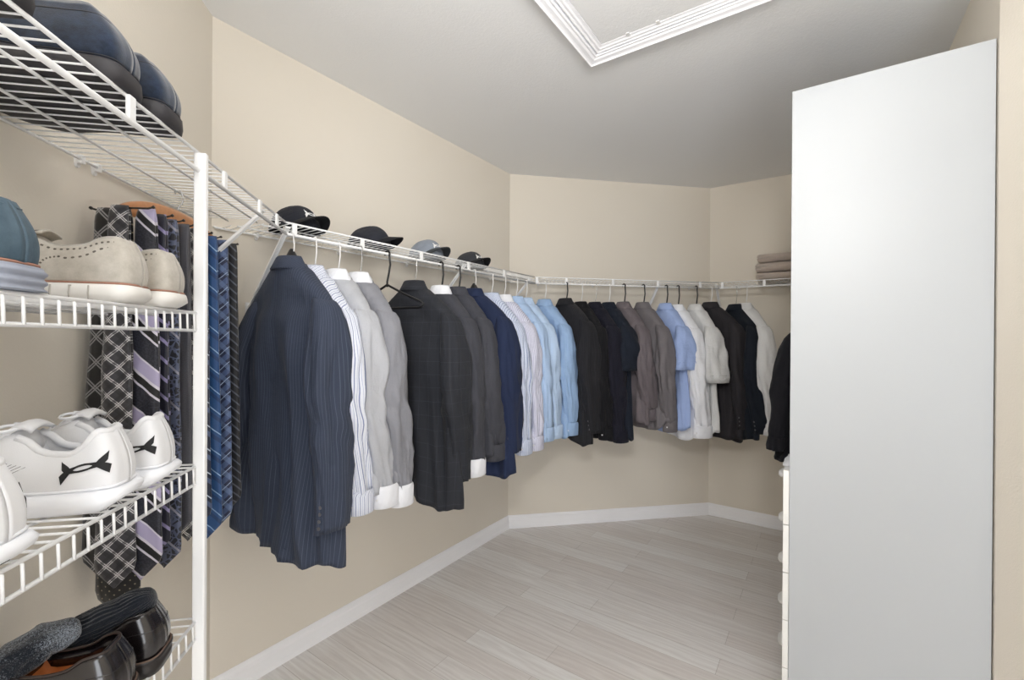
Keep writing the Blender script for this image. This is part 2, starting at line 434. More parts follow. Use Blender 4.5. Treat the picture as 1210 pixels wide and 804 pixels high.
def post():
    p = PL(SL - .580, D + .006)
    t = thing('shelf_post', 'white upright metal post holding the shoe shelves', 'post', (p.x, p.y, 0), -aL)
    b = MB(); w, h = .0118, .0065
    ring = [(-w, h), (-w, -h + .002), (-w + .002, -h), (w - .002, -h), (w, -h + .002), (w, h)]
    b.loft([[(x, y, .004) for x, y in ring], [(x, y, 1.694) for x, y in ring]], closed=True, cap0=True, cap1=True)
    b.build('upright', M['wire'], t, smooth=False, bevel=.001)
    MB().box((0, 0, .004), (.016, .012, .004)).build('foot', M['clearplastic'], t, smooth=False, bevel=.002)
    for z in (1.356, 1.032, .702): MB().tube([(0, h, z - .018), (0, h + .004, z - .018)], .004, 8).build('screw', M['chrome'], t)
post()

# ------------------------------------------------------------------ garments
def nz(x, y, z): return noise.noise(Vector((x, y, z)))
def sm(a, b, x): t = min(1, max(0, (x - a) / (b - a))); return t * t * (3 - 2 * t)
def ease(pts, z):
    xs = [-p[0] for p in pts]
    return [float(np.interp(-z, xs, [p[k] for p in pts])) for k in (1, 2)]
def garment(name, label, cat, loc, theta, kind, mat, length=.88, sleeve=.80, sh=.205, thick=.05, seed=1, collar=None, cuff=None,
            swing=0.0, flare=.02, wall=.9, group=None, detail=1.0, short=False, lining=None, arm=0.0, tilt=0.0, elbow=.02):
    rnd = random.Random(seed)
    t = thing(name, label, cat, loc, theta - PI / 2, group)
    jk = kind == 'jacket'
    prof = [(0.0, .052, .042), (-.012, .060, .046), (-.028, .084, .048), (-.06, sh * .60, .050), (-.095, sh * .80, .050), (-.125, sh * .935, .048), (-.15, sh * .985, .049), (-.19, sh, thick * 1.02), (-.3, sh + .004, thick * 1.08),
            (-.5, sh + .008, thick * 1.08), (-length, sh + .012 + flare, thick * 1.3)]
    nu, nv = 112, int(46 * detail)
    zs = [0, -.006, -.012, -.02, -.03, -.042, -.055, -.07, -.085, -.1, -.115, -.13]
    u0s = None
    zs += [-.13 - (length - .13) * (k / nv) for k in range(1, nv + 1)]
    ph = [rnd.uniform(0, 6.28) for _ in range(6)]; ks = [5, 8, 11, 15]
    rings = []
    for z in zs:
        hw, ht = ease(prof, z); ring = []
        g = sm(.12, length * .95, -z); A = (.006 + .018 * g) * sm(.08, .25, -z) * (thick / .05)
        for k in range(nu):
            u = PI / 2 + 2 * PI * k / nu; cu, su = math.cos(u), math.sin(u)
            pw = 1.0 if z > -.02 else .78
            x = hw * math.copysign(abs(cu) ** pw, cu); y = ht * math.copysign(abs(su) ** (.9 if z > -.02 else .75), su)
            f = sum(math.sin(kk * u + ph[i] + 1.6 * math.sin(z * 5 + ph[i])) * (.5 / (i + 1.2)) for i, kk in enumerate(ks))
            f += .9 * nz(x * 9 + seed * 3.1, y * 6 + seed, z * 2.6)
            rg = nz(x * 13 + seed * 1.7 + z * 1.2, su * 1.5 + seed, z * 1.4); f += (.5 - 3.2 * abs(rg)) * .55
            yy = y + math.copysign(1, y) * f * A * min(1, abs(su) * 1.5) + swing * g * g
            xx = x + f * A * .5 * cu
            # folds pulled from the shoulder points
            xx_ = abs(x) / max(.01, sh)
            yy += math.copysign(.006, su) * sm(.08, .14, -z) * (1 - sm(.3, .55, -z)) * math.sin((xx_ * 6 + z * 14) + ph[1]) * min(1, abs(su) * 2)
            if jk and su < 0:
                yy += .004 * math.exp(-(x / .005) ** 2) * sm(.02, .05, -z)
                yy += .02 * math.exp(-((x - .004) / .010) ** 2) * sm(length * .66, length * .74, -z)
                yy -= .012 * math.exp(-((x + .02) / .018) ** 2) * sm(length * .66, length * .8, -z)
            if jk and su > 0 and z < -.28: yy -= .012 * math.exp(-(x / .008) ** 2)
            zz = z
            if -z > length * .55:
                h = .014 * math.sin(2 * u + ph[2]) + .008 * math.sin(5 * u + ph[3])
                if not jk: h += .03 * (abs(cu) ** 2)
                zz = z + h * sm(length * .55, length, -z) + tilt * (x / sh) * .06 * sm(length * .3, length, -z)
            ring.append((xx, yy, zz))
        rings.append(ring)
    # hem turned inwards
    hw0, ht0 = ease(prof, -.3); q_ = [(hw0 * math.copysign(abs(math.cos(PI / 2 + 2 * PI * k / nu)) ** .78, math.cos(PI / 2 + 2 * PI * k / nu)), ht0 * math.sin(PI / 2 + 2 * PI * k / nu)) for k in range(nu)]
    acc = [0]
    for k in range(1, nu): acc.append(acc[-1] + math.hypot(q_[k][0] - q_[k - 1][0], q_[k][1] - q_[k - 1][1]))
    mid_ = acc[nu // 2]; uvs = [[((acc[k] - mid_) * ease(prof, z)[0] / hw0, z) for k in range(nu)] for z in zs]
    uvs += [uvs[-1], uvs[-1]]
    last = rings[-1]
    rings.append([(x * .985, y * .93 + 0.0, z + .001) for x, y, z in last]); rings.append([(x * .98, y * .9, z + .04) for x, y, z in last])
    MB().loft(rings, uvs=uvs).build('body', mat, t, solid=.002)
    # sleeves
    for s in (-1, 1):
        k_in = .93 if s < 0 else 1.0
        out = sh * k_in
        a = arm if s > 0 else 0
        if short:
            path = [(-.118, out - .050, 0, .010, .025), (-.130, out - .034, 0, .026, .040), (-.155, out - .020, 0, .036, .050), (-.20, out - .002, -.004, .040, .066), (-.28, out + .016, -.006, .039, .078), (-sleeve, out + .026, -.004, .036, .088)]
        else:
            w = 1.06 if jk else .82; w2 = 1.2 if jk else .9
            path = [(-.118, out - .050, 0, .010, .025), (-.130, out - .034, 0, .026, .040), (-.155, out - .022, 0, .037, .048), (-.20, out - .008, -.002, .042, .056 * w), (-.30, out + .010, -.010, .044, .074 * w),
                    (-.42, out + .020, -.016, .042, .078 * w), (-.54, out + .020 + a * .3, -.010 + elbow * .5, .039, .068 * w), (-.66, out + .012 + a * .7, elbow * 1.3, .036, .058 * w2), (-sleeve, out + .004 + a, elbow * 2.2, .033, .047 * w2)]
        xs = [-p[0] for p in path]; ns = int((18 if short else 44) * detail); rings = []
        for j in range(ns + 1):
            z = -(.118 + (sleeve - .118) * (j / ns) ** (1.25))
            px, py, rx, ry = [float(np.interp(-z, xs, [p[q] for p in path])) for q in (1, 2, 3, 4)]
            ring = []
            for k in range(40):
                u = PI + 2 * PI * k / 40; cu, su = math.cos(u), math.sin(u)
                f = .006 * sm(.12, .3, -z) * (math.sin(3 * u + ph[0] + z * 9) * .5 + math.sin(5 * u + ph[4] - z * 6) * .5)
                f += .012 * sm(.14, .35, -z) * nz(cu * 1.3 + seed, su * 1.3 + s, z * 5)
                rg = nz(cu * 2.2 + seed * 2, su * 2.2 + s * 3, z * 4 + cu * 1.5); f += sm(.16, .3, -z) * (.004 - .022 * abs(rg)) * (1 if jk else 1.25)
                el = math.exp(-((-z - sleeve * .62) / .09) ** 2)
                f += .005 * el * math.sin(z * 46 + su * 4 + ph[5]) + .004 * nz(cu * 2 + seed, su * 2, z * 22) * sm(.3, .5, -z)
                lim = 1.0
                ring.append((s * (px + (rx + f) * cu * lim), py + (ry + f) * math.copysign(abs(su) ** .85, su), z))
            rings.append(ring)
        if not short and not jk:
            body_r = rings
        e = rings[-1]; cx = sum(p[0] for p in e) / 40; cy = sum(p[1] for p in e) / 40
        if jk or short:
            rings.append([(cx + (x - cx) * .93, cy + (y - cy) * .95, z + .001) for x, y, z in e]); rings.append([(cx + (x - cx) * .9, cy + (y - cy) * .93, z + .05) for x, y, z in e])
        suv = [[((k / 40) * .34 + .01 * s, r_[0][2]) for k in range(40)] for r_ in rings]
        so = MB().loft(rings, cap0=True, uvs=suv).build('sleeve', mat, t, solid=.0015)
        if jk and s > 0:
            for q in range(4):
                zq = -sleeve + .022 + q * .017
                ring = min(rings[:ns + 1], key=lambda r_: abs(r_[0][2] - zq)); p = ring[12]; ctr = Vector((cx, cy, p[2])); o_ = (Vector(p) - ctr).normalized()
                MB().tube([Vector(p) - o_ * .001, Vector(p) + o_ * .003], .0055, 10).build('button', M['button'], so, smooth=False)
        if not jk and not short:
            cm = cuff or mat; rr = []
            z0 = e[0][2]
            for z, g in ((.016, 1.0), (.010, 1.10), (0, 1.14), (-.03, 1.13), (-.062, 1.13), (-.064, 1.07), (-.058, .99), (-.02, .97)):
                erx = max(abs(p_[0] - cx) for p_ in e) * .96; ery = max(abs(p_[1] - cy) for p_ in e)
                rr.append([(cx + erx * g * math.cos(q_), cy + ery * (g + .02) * math.copysign(abs(math.sin(q_)) ** .85, math.sin(q_)), z0 + z) for q_ in [PI + 2 * PI * i_ / 40 for i_ in range(40)]])
            co = MB().loft(rr).build('cuff', cm, so)
            p = Vector(rr[3][13]); o_ = (p - Vector((cx, cy, p.z))).normalized()
            MB().tube([p - o_ * .001, p + o_ * .002], .0045, 8).build('button', M['pearl'], co, smooth=False)
    # collar
    cm = collar or mat
    rr = []
    if jk:
        prof_c = [(.82, -.004), (.82, .008), (.85, .015), (.90, .018), (.98, .013), (1.14, -.004), (1.34, -.024), (1.32, -.028)]
    else:
        prof_c = [(.76, -.004), (.76, .010), (.79, .020), (.84, .024), (.92, .019), (1.03, .003), (1.20, -.017), (1.19, -.020)]
    for g, z in prof_c:
        ring = []
        for k in range(48):
            u = 2 * PI * (k / 47) - PI / 2 + PI  # opening at the front (+y)
            u = PI / 2 + .22 + (2 * PI - .44) * k / 47
            x = .055 * g * math.cos(u); y = .045 * g * math.sin(u)
            fr = max(0, math.sin(u))
            ring.append((x, y, z - .030 * fr * (1 if not jk else 1.6) + (.004 if fr == 0 else 0)))
        rr.append(ring)
    MB().loft(rr, closed=False).build('collar', cm, t, solid=.002)
    # front: lapels or button placket
    if jk:
        for s in (-1, 1):
            b = MB(); V = []; F = []
            for j in range(9):
                f = j / 8; z = -.055 - f * .28; wdt = .055 * math.sin(PI * min(1, f * .9 + .1)) + .004
                hw, ht = ease(prof, z); x0 = s * (.052 * (1 - f) + .004)
                for q in range(4):
                    V.append((x0 + s * wdt * q / 3, ht * 1.02 + .006 - .003 * q, z))
            for j in range(8):
                for q in range(3): F.append((j * 4 + q, j * 4 + q + 1, j * 4 + q + 5, j * 4 + q + 4))
            b.add(V, F).build('lapel', mat, t, solid=.002)
    else:
        b = MB(); V = []; F = []
        for j in range(24):
            f = j / 23; z = -.03 - f * (length - .09); hw, ht = ease(prof, z)
            for q in (-1, 1): V.append((q * .016, ht * 1.0 + .008 + swing * sm(.12, length * .95, -z) ** 2 + .008 * f, z))
        for j in range(23): F.append((j * 2, j * 2 + 1, j * 2 + 3, j * 2 + 2))
        b.add(V, F).build('placket', mat, t, solid=.002)
    return t

def hanger(label, loc, theta, kind, hook=.12, drop=.0, group=None, top=None, w=.19):
    """loc = neck point under the rail; hook = height of the rail above it"""
    t = thing('clothes_hanger', label, 'hanger', loc, theta - PI / 2, group)
    thin = kind in ('white', 'wire', 'clear')
    r = .0019 if kind == 'wire' else (.0026 if kind in ('white', 'clear') else .0042)
    mh = {'white': M['clearplastic'], 'clear': M['clearplastic'], 'wire': M['chrome'], 'black': M['blackplastic'], 'suit': M['clearplastic'], 'chromeclip': M['chrome']}[kind]
    ma = {'white': M['clearplastic'], 'clear': M['clearplastic'], 'wire': M['chrome'], 'black': M['blackplastic'], 'suit': M['blackplastic'], 'chromeclip': M['blackplastic']}[kind]
    if kind in ('suit', 'chromeclip'): r = .0022
    rc = .0052 + r + .0012
    pts = []
    zc_ = hook - .001   # centre of the rail
    cxx = 0
    bend = .018 if kind == 'suit' else (.016 if kind == 'black' else 0.006)
    pts += [(0, 0, -.018), (0, 0, 0.004), (bend * .5, 0, hook * .3), (rc + bend * .3, 0, hook * .62), (rc, 0, zc_ - .004)]
    rr_ = rc if thin else rc + .002
    for k in range(0, 9):
        q = R(k * 25); pts.append((rr_ * math.cos(q), 0, zc_ + .0 + rr_ * math.sin(q)))
    MB().tube(pts, r, 8).build('hook', mh, t)
    if kind == 'suit':
        rings = []
        for k in range(21):
            f = -1 + k / 10; x = f * w; z = -.034 - .108 * abs(f) ** 1.1; a = .008 + .010 * abs(f) ** 2; hh = .014 - .004 * abs(f)
            rings.append([(x, a * math.cos(q), z + hh * math.sin(q)) for q in [2 * PI * i / 12 for i in range(12)]])
        MB().loft(rings, cap0=True, cap1=True).build('shoulder_bar', ma, t)
        MB().loft([[(rx * math.cos(q), .014 * math.cos(q) * 0 + ry * math.sin(q), z) for q in [2 * PI * i / 16 for i in range(16)]] for z, rx, ry in ((-.02, .036, .020), (.012, .032, .018), (.032, .020, .013), (.046, .010, .008), (.052, .005, .005))], cap0=True, cap1=True).build('neck', ma, t)
    else:
        b = MB(); rr = .003 if thin else .0048
        k_ = 1 if kind == 'black' and w > .18 else 1.42
        pl = [(x * w, 0, z * k_) for x, z in ((-1, -.092), (-.93, -.083), (-.5, -.052), (-.10, -.018), (0, -.008), (.10, -.018), (.5, -.052), (.93, -.083), (1, -.092), (.97, -.104), (.9, -.108), (-.9, -.108), (-.97, -.104))]
        b.tube(pl, rr, 8, closed=True); b.build('shoulder_bar', ma, t)
        if kind == 'chromeclip': MB().box((0, 0, .006), (.022, .006, .012)).build('neck', ma, t, smooth=False, bevel=.003)
    return t

M['button'] = plain('horn_button', (92, 92, 96), .3)
M['pearl'] = plain('pearl_button', (225, 225, 225), .3)
F_ = dict(
    navy_pin=fabric('navy_pinstripe_wool', (56, 63, 80), stripe=(82, 90, 106), pitch=.0085, width=.13),
    wstripe=fabric('white_blue_stripe_cotton', (222, 226, 236), stripe=(128, 138, 176), pitch=.0145, width=.16, stripe2=(170, 178, 206), wr=1.0),
    ltgrey=fabric('light_grey_cotton', (176, 178, 184), var=.12, wr=1.0),
    grey=fabric('grey_cotton', (136, 137, 144), var=.12, wr=1.0),
    white=fabric('white_cotton', (232, 234, 240), var=.03, wr=1.0),
    window=fabric('black_windowpane_wool', (42, 44, 50), check=(60, 63, 72)),
    char=fabric('charcoal_cotton', (58, 59, 66), var=.1, wr=1.0),
    charw=fabric('charcoal_wool', (66, 67, 74), var=.1, wr=1.0),
    navy=fabric('navy_wool', (34, 44, 72)),
    stripeblue=fabric('fine_blue_stripe_cotton', (208, 216, 234), stripe=(112, 130, 178), pitch=.011, width=.18, wr=1.0),
    lilac=fabric('lilac_stripe_cotton', (214, 216, 232), stripe=(166, 166, 192), pitch=.009, width=.25, wr=1.0),
    lblue=fabric('light_blue_cotton', (172, 196, 228), var=.05, wr=1.0),
    pblue=fabric('pale_blue_cotton', (184, 206, 234), var=.05, wr=1.0),
    chamb=fabric('mid_blue_cotton', (150, 178, 214), var=.06, wr=1.0),
    blackpin=fabric('black_pinstripe_wool', (34, 34, 38), stripe=(46, 46, 51), pitch=.012, width=.12),
    black=fabric('black_cotton', (22, 22, 26), wr=1.0),
    inky=fabric('ink_black_cotton', (26, 26, 38), wr=1.0),
    dknavy=fabric('dark_navy_cotton', (26, 32, 44), wr=1.0),
    taupe=fabric('taupe_cotton', (104, 97, 101), var=.06, rough=.65, wr=1.0),
    taupe2=fabric('grey_taupe_cotton', (110, 106, 109), var=.06, rough=.65, wr=1.0),
    skyb=fabric('sky_blue_cotton', (158, 178, 222), var=.05, wr=1.0),
    offw=fabric('off_white_cotton', (214, 215, 216), var=.03, wr=1.0),
    graph=fabric('graphite_wool', (46, 44, 48)),
    midnight=fabric('midnight_navy_wool', (22, 28, 38)),
    coat=fabric('black_coat_wool', (20, 20, 26)),
)
def rail_pt(P, u, z): p = P(u + TN, D + .003); return Vector((p.x, p.y, z))
ZR = ZT - HR
# (rail, position along it, drop of the collar, yaw, hanger kind, garment spec ...)
G = [
 (PA, .020, .100, 62, 'suit', 'suit_jacket', 'navy pinstripe suit jacket nearest the shoe shelves, on a broad black hanger', 'jacket', dict(kind='jacket', mat='navy_pin', length=.938, sleeve=.85, sh=.197, thick=.060, seed=3, flare=.036, tilt=-.6, elbow=-.01, arm=.03)),
 (PA, .105, .125, 58, 'white', 'dress_shirt', 'white shirt with bold blue stripes hanging beside the navy pinstripe jacket', 'shirt', dict(kind='shirt', mat='wstripe', length=.80, sleeve=.76, seed=5, thick=.036)),
 (PA, .200, .125, 56, 'clear', 'dress_shirt', 'pale grey shirt with contrasting white collar and cuffs', 'shirt', dict(kind='shirt', mat='ltgrey', collar='white', cuff='white', length=.80, sleeve=.77, seed=7, thick=.036, elbow=.03)),
 (PA, .297, .125, 56, 'chromeclip', 'dress_shirt', 'mid grey shirt with white collar and cuffs, beside the empty black hanger', 'shirt', dict(kind='shirt', mat='grey', collar='white', cuff='white', length=.80, sleeve=.79, seed=9, thick=.036)),
 (PA, .585, .120, 61, 'wire', 'suit_jacket', 'black suit jacket with a faint windowpane check', 'jacket', dict(kind='jacket', mat='window', length=.90, sleeve=.84, sh=.218, thick=.058, seed=11, flare=.02, tilt=-.6)),
 (PA, .750, .130, 57, 'black', 'dress_shirt', 'charcoal shirt with white collar next to the windowpane jacket', 'shirt', dict(kind='shirt', mat='charw', collar='white', cuff='white', length=.80, sleeve=.78, seed=13, thick=.038, elbow=.01)),
 (PA, .872, .125, 56, 'black', 'dress_shirt', 'plain dark charcoal shirt between the white-collared charcoal one and the navy jacket', 'shirt', dict(kind='shirt', mat='charw', length=.80, sleeve=.75, seed=15, thick=.040, elbow=.03)),
 (PA, .995, .115, 56, 'suit', 'suit_jacket', 'plain deep navy suit jacket on a black padded-neck hanger', 'jacket', dict(kind='jacket', mat='navy', length=.90, sleeve=.80, sh=.215, thick=.050, seed=17, flare=.02)),
 (PA, 1.145, .130, 56, 'white', 'dress_shirt', 'white shirt with fine blue stripes beside the deep navy jacket', 'shirt', dict(kind='shirt', mat='stripeblue', length=.82, sleeve=.77, seed=19, thick=.034, group=None)),
 (PA, 1.265, .130, 55, 'white', 'dress_shirt', 'lilac-grey fine striped shirt with a white collar', 'shirt', dict(kind='shirt', mat='lilac', collar='white', length=.82, sleeve=.77, seed=21, thick=.034)),
 (PA, 1.385, .130, 52, 'white', 'dress_shirt', 'light blue shirt, first of three plain blue ones, beside the lilac striped shirt', 'shirt', dict(kind='shirt', mat='lblue', length=.82, sleeve=.74, seed=23, thick=.034)),
 (PA, 1.49, .130, 49, 'white', 'dress_shirt', 'palest blue shirt, middle of the three plain blue ones', 'shirt', dict(kind='shirt', mat='pblue', length=.82, sleeve=.74, seed=25, thick=.034)),
 (PBk, .065, .130, 44, 'white', 'dress_shirt', 'deeper blue shirt hanging right beside the black pinstripe jacket', 'shirt', dict(kind='shirt', mat='chamb', length=.82, sleeve=.74, seed=27, thick=.034)),
 (PBk, .205, .115, 34, 'black', 'suit_jacket', 'black faintly pinstriped suit jacket beside the blue shirts', 'jacket', dict(kind='jacket', mat='blackpin', length=.86, sleeve=.80, sh=.215, thick=.045, seed=29, flare=.0)),
 (PBk, .307, .140, 32, 'white', 'dress_shirt', 'plain black shirt tucked in directly behind the black pinstripe jacket', 'shirt', dict(kind='shirt', mat='black', length=.82, sleeve=.76, seed=31, thick=.032)),
 (PBk, .402, .140, 31, 'wire', 'dress_shirt', 'ink-black long-sleeved shirt between the plain black and the dark navy ones', 'shirt', dict(kind='shirt', mat='inky', length=.84, sleeve=.78, seed=33, thick=.032)),
 (PBk, .495, .140, 31, 'white', 'short_sleeved_shirt', 'dark navy short-sleeved shirt beside the first taupe shirt', 'shirt', dict(kind='shirt', mat='dknavy', length=.84, sleeve=.40, short=True, seed=35, thick=.033)),
 (PBk, .597, .135, 30, 'black', 'dress_shirt', 'brownish taupe shirt hanging behind the grey-taupe one', 'shirt', dict(kind='shirt', mat='taupe', length=.76, sleeve=.66, seed=37, thick=.034, arm=-.03, elbow=.04)),
 (PBk, .733, .135, 30, 'black', 'dress_shirt', 'grey-taupe shirt with a long creased sleeve beside the sky blue shirt', 'shirt', dict(kind='shirt', mat='taupe2', length=.78, sleeve=.73, seed=39, thick=.042)),
 (PBk, .897, .138, 20, 'black', 'short_sleeved_shirt', 'sky blue short-sleeved shirt among the white and taupe shirts', 'shirt', dict(kind='shirt', mat='skyb', length=.80, sleeve=.40, short=True, seed=41, thick=.034)),
 (PBk, .982, .145, 18, 'black', 'dress_shirt', 'white long-sleeved shirt squeezed beside the sky blue shirt', 'shirt', dict(kind='shirt', mat='white', length=.84, sleeve=.76, seed=43, thick=.032)),
 (PBk, 1.115, .140, 14, 'black', 'short_sleeved_shirt', 'off-white short-sleeved shirt beside the graphite jacket', 'shirt', dict(kind='shirt', mat='offw', length=.83, sleeve=.48, short=True, seed=45, thick=.040)),
 (PBk, 1.225, .118, 29, 'clear', 'suit_jacket', 'graphite jacket hung in the corner beside the off-white shirt', 'jacket', dict(kind='jacket', mat='graph', length=.88, sleeve=.80, sh=.21, thick=.045, seed=47, flare=.0)),
 (PCk, .105, .135, 9, 'wire', 'suit_jacket', 'midnight navy jacket in the corner in front of the last white shirt', 'jacket', dict(kind='jacket', mat='midnight', length=.84, sleeve=.80, sh=.20, thick=.040, seed=49, flare=.0)),
 (PCk, .165, .135, 8, 'clear', 'dress_shirt', 'white long-sleeved shirt last on the rail, beside the midnight navy jacket', 'shirt', dict(kind='shirt', mat='offw', length=.78, sleeve=.74, sh=.195, seed=51, thick=.030)),
]
for P, u, drop, th, hk, name, label, cat, kw in G:
    p = rail_pt(P, u, ZR - drop); kw = dict(kw)
    for k in ('mat', 'collar', 'cuff'):
        if k in kw: kw[k] = F_[kw[k]]
    dist = math.hypot(p.x, p.y); kw['detail'] = 1.0 if dist < 2.2 else .75
    if kw['seed'] not in (): kw.setdefault('sh', .184)
    garment(name, label, cat, p, R(th), **kw)
    what = label.split(' hanging')[0].split(' beside')[0].split(' nearest')[0].split(' on a')[0].split(' next')[0].split(' tucked')[0].split(' among')[0].split(' in the')[0].split(' last')[0].split(' squeezed')[0].split(' between')[0].split(',')[0]
    desc = dict(suit='broad black suit hanger with slim hook inside the ', white='thin white hanger holding the ', clear='slim white plastic hanger holding the ', wire='bare wire hanger holding the ', black='black plastic hanger holding the ', chromeclip='black-necked hanger with metal hook holding the ')[hk]
    hanger(' '.join((desc + what).split()[:16]), p, R(th), hk, hook=drop, group='hangers carrying the clothes on the rails', w=.160)
# the empty black hanger
p = rail_pt(PA, .43, ZR - .12)
hanger('empty black plastic hanger in front of the black windowpane jacket', p, R(64), 'black', hook=.12, w=.185)

# ------------------------------------------------------------------ tie rack and ties
def tie_rack():
    ua, oa, ub, ob = -.635, .088, -.185, .108
    pa, pb = PL(ua, oa), PL(ub, ob); mid = (pa + pb) / 2; d = (pb - pa); L = d.length; d.normalize()
    rz = math.atan2(d.y, d.x)
    t = thing('tie_hanger', 'varnished wooden tie hanger with rows of metal pegs', 'hanger', (mid.x, mid.y, 1.60), rz)
    rings = []
    for k in range(33):
        f = -1 + k / 16; x = f * L / 2; z = .020 - .040 * abs(f) ** 2.2; hh = .022 * (1 - .35 * abs(f) ** 3) * (math.sqrt(max(.02, 1 - abs(f) ** 12))); th = .0085 * math.sqrt(max(.04, 1 - abs(f) ** 12))
        rings.append([(x, th * math.copysign(abs(math.cos(q)) ** .7, math.cos(q)), z + hh * math.copysign(abs(math.sin(q)) ** .8, math.sin(q))) for q in [2 * PI * i / 20 for i in range(20)]])
    MB().loft(rings, cap0=True, cap1=True).build('wooden_bar', M['wood'], t)
    zh = ZT - .0045 - 1.60
    pts = [(0, 0, .03), (0, 0, .05), (0, -.012, .065), (0, -.008, .080)] + [(0, -.0 + .0075 * math.cos(q), zh + .0075 * math.sin(q)) for q in [R(a) for a in range(200, -30, -25)]]
    pts = [(0, 0, .03), (0, 0, .050)] + [(0, -.010, .062), (0, -.014, .076), (0, -.0085, zh)] + [(0, .0075 * math.cos(q), zh + .0075 * math.sin(q)) for q in [R(a) for a in range(165, -50, -25)]]
    MB().tube(pts, .0018, 8).build('hook', M['chrome'], t)
    return t, mid, d, rz, L
rack, rmid, rdir, rrz, rL = tie_rack()
rn = Vector((rdir.y, -rdir.x, 0))                 # towards the room
PEG = plain('dark_metal_peg', (70, 66, 64), .3, metal=.8)
def peg(s, side):
    x = s; b = MB(); UPZ = .020
    b.tube([(x, -side * .004, -.012), (x, -side * .062, -.011), (x, -side * .072, -.008)], .0022, 8)
    b.tube([(x, -side * .070, -.009), (x, -side * .074, -.0065)], .0034, 8)
    b.build('peg', PEG, rack)
def tie(label, s, side, tip, mat, width=.088, o=.036, seed=1, back=.10, yaw=0, lean=0, group='ties on the wooden tie hanger'):
    """s: place along the bar; side +1 room, -1 wall; tip: height of the point"""
    p = rmid + rdir * s + rn * (side * o)
    t = thing('necktie', label, 'tie', (p.x, p.y, 1.6 - .0125), rrz + yaw, group)
    ztop = 0.0055
    L = (1.6 - .0125) - tip
    # ribbon: the width lies along the peg (local y); hangs in front (local -x) and behind (+x)
    def ribbon(x0, L, wt, wb, gap, tipl, sgn):
        rings = []; uvs = []
        N = 46
        for j in range(N + 1):
            f = j / N; w = wt + (wb - wt) * f ** .8; z = ztop - L * f
            if j < 4: xx = x0 * math.sin(j / 4 * PI / 2); z = ztop - .006 * (1 - math.cos(j / 4 * PI / 2)) - L * f * .5
            else: xx = x0 + sgn * (gap * f)
            ring = []; uv = []
            for q in range(9):
                a = -1 + q / 4; zz = z
                if f > 1 - tipl / L:   # pointed end
                    lim = (1 - f) * L / tipl; wq = w * max(lim, .0) ; ww = wq
                else: ww = w
                yv = a * ww / 2 + lean * f
                xv = xx - sgn * .0035 * (1 - a * a) * -1 + .006 * nz(f * 6, a * 1.5 + seed, seed * 2.3) * sm(0, .2, f)
                if j < 3: yv += 0; 
                ring.append((xv, yv, zz)); uv.append((yv * 1.0 + .5 + seed * .013, zz))
            rings.append(ring); uvs.append(uv)
        return rings, uvs
    r, u = ribbon(-.006, L, .034, width, -.004 * 0 + .006, width * .5, -1)
    MB().loft(r, closed=False, uvs=u).build('front_blade', mat, t, solid=.004)
    r, u = ribbon(.006, L - back, .030, width * .62, .004, width * .3, 1)
    MB().loft(r, closed=False, uvs=u).build('tail_blade', mat, t, solid=.004)
    return t
def S(u): # L coordinate -> place along the bar
    return (PL(u, .09) - rmid).dot(rdir)
TM = dict(
  p1=tie_mat('tie_black_plaid', 'plaid', (24, 24, 27), (150, 150, 152), p=.040),
  p2=tie_mat('tie_charcoal_plaid', 'plaid', (62, 62, 68), (205, 205, 208), c2=(40, 40, 45), p=.029),
  dots=tie_mat('tie_polka', 'dots', (14, 14, 18), (150, 140, 120), p=.013),
  s1=tie_mat('tie_lavender_stripe', 'stripe', (26, 28, 40), (186, 178, 212), (225, 222, 235), p=.085),
  b1=tie_mat('tie_purple_bars', 'bars', (28, 30, 48), (150, 144, 186), p=.030),
  pa=tie_mat('tie_paisley', 'paisley', (28, 30, 40), (88, 96, 122), (150, 150, 165), p=.06),
  so=tie_mat('tie_charcoal_twill', 'solid', (60, 60, 66), (82, 82, 90)),
  p3=tie_mat('tie_white_plaid', 'plaid', (34, 34, 38), (215, 215, 215), c2=(110, 110, 115), p=.028),
  n1=tie_mat('tie_navy_stripe', 'bars', (24, 34, 58), (80, 96, 130), (190, 200, 215), p=.045),
  bl=tie_mat('tie_blue_stripe', 'bars', (34, 76, 128), (26, 58, 104), (150, 180, 215), p=.040),
  ck=tie_mat('tie_blue_check', 'check', (32, 40, 70), (86, 108, 152), (110, 132, 172), (170, 190, 220), p=.032),
  b2=tie_mat('tie_black_diag', 'bars', (18, 20, 28), (84, 88, 100), p=.018),
)
TIES = [
 ('black polka dot tie with the lowest point, behind the plaid ties', -.600, -1, .676, 'dots', .092, .008),
 ('black tie with fine grey plaid, closest to the wall', -.600, -1, .765, 'p1', .082, .040),
 ('charcoal tie with bold white double-line plaid', -.628, 1, .755, 'p2', .080, .006),
 ('dark paisley tie with wide lavender and white diagonal stripes', -.606, 1, .760, 's1', .084, .046),
 ('navy tie with purple diagonal bars beside the lavender striped one', -.560, 1, .790, 'b1', .070, .042),
 ('dark blue paisley tie with thin pale stripes', -.515, 1, .740, 'pa', .078, .040),
 ('plain charcoal textured tie between paisley and white plaid ties', -.470, 1, .800, 'so', .070, .044),
 ('black tie with dense white plaid just left of the post', -.425, 1, .765, 'p3', .078, .044),
 ('navy tie with pale diagonal stripes seen beside the white post', -.385, 1, .780, 'n1', .078, .042),
 ('bright blue tie with light diagonal lines', -.335, 1, .730, 'bl', .080, .044),
 ('navy and light blue checked tie', -.285, 1, .740, 'ck', .084, .048),
 ('black tie with fine grey diagonal ribs, last on the rack', -.235, 1, .770, 'b2', .078, .052),
]
for i, (lb, u, side, tip, mt, w, o) in enumerate(TIES):
    if mt != 's1': peg(S(u), side)
    tie(lb, S(u), side, tip, TM[mt], w, o, seed=i + 1)

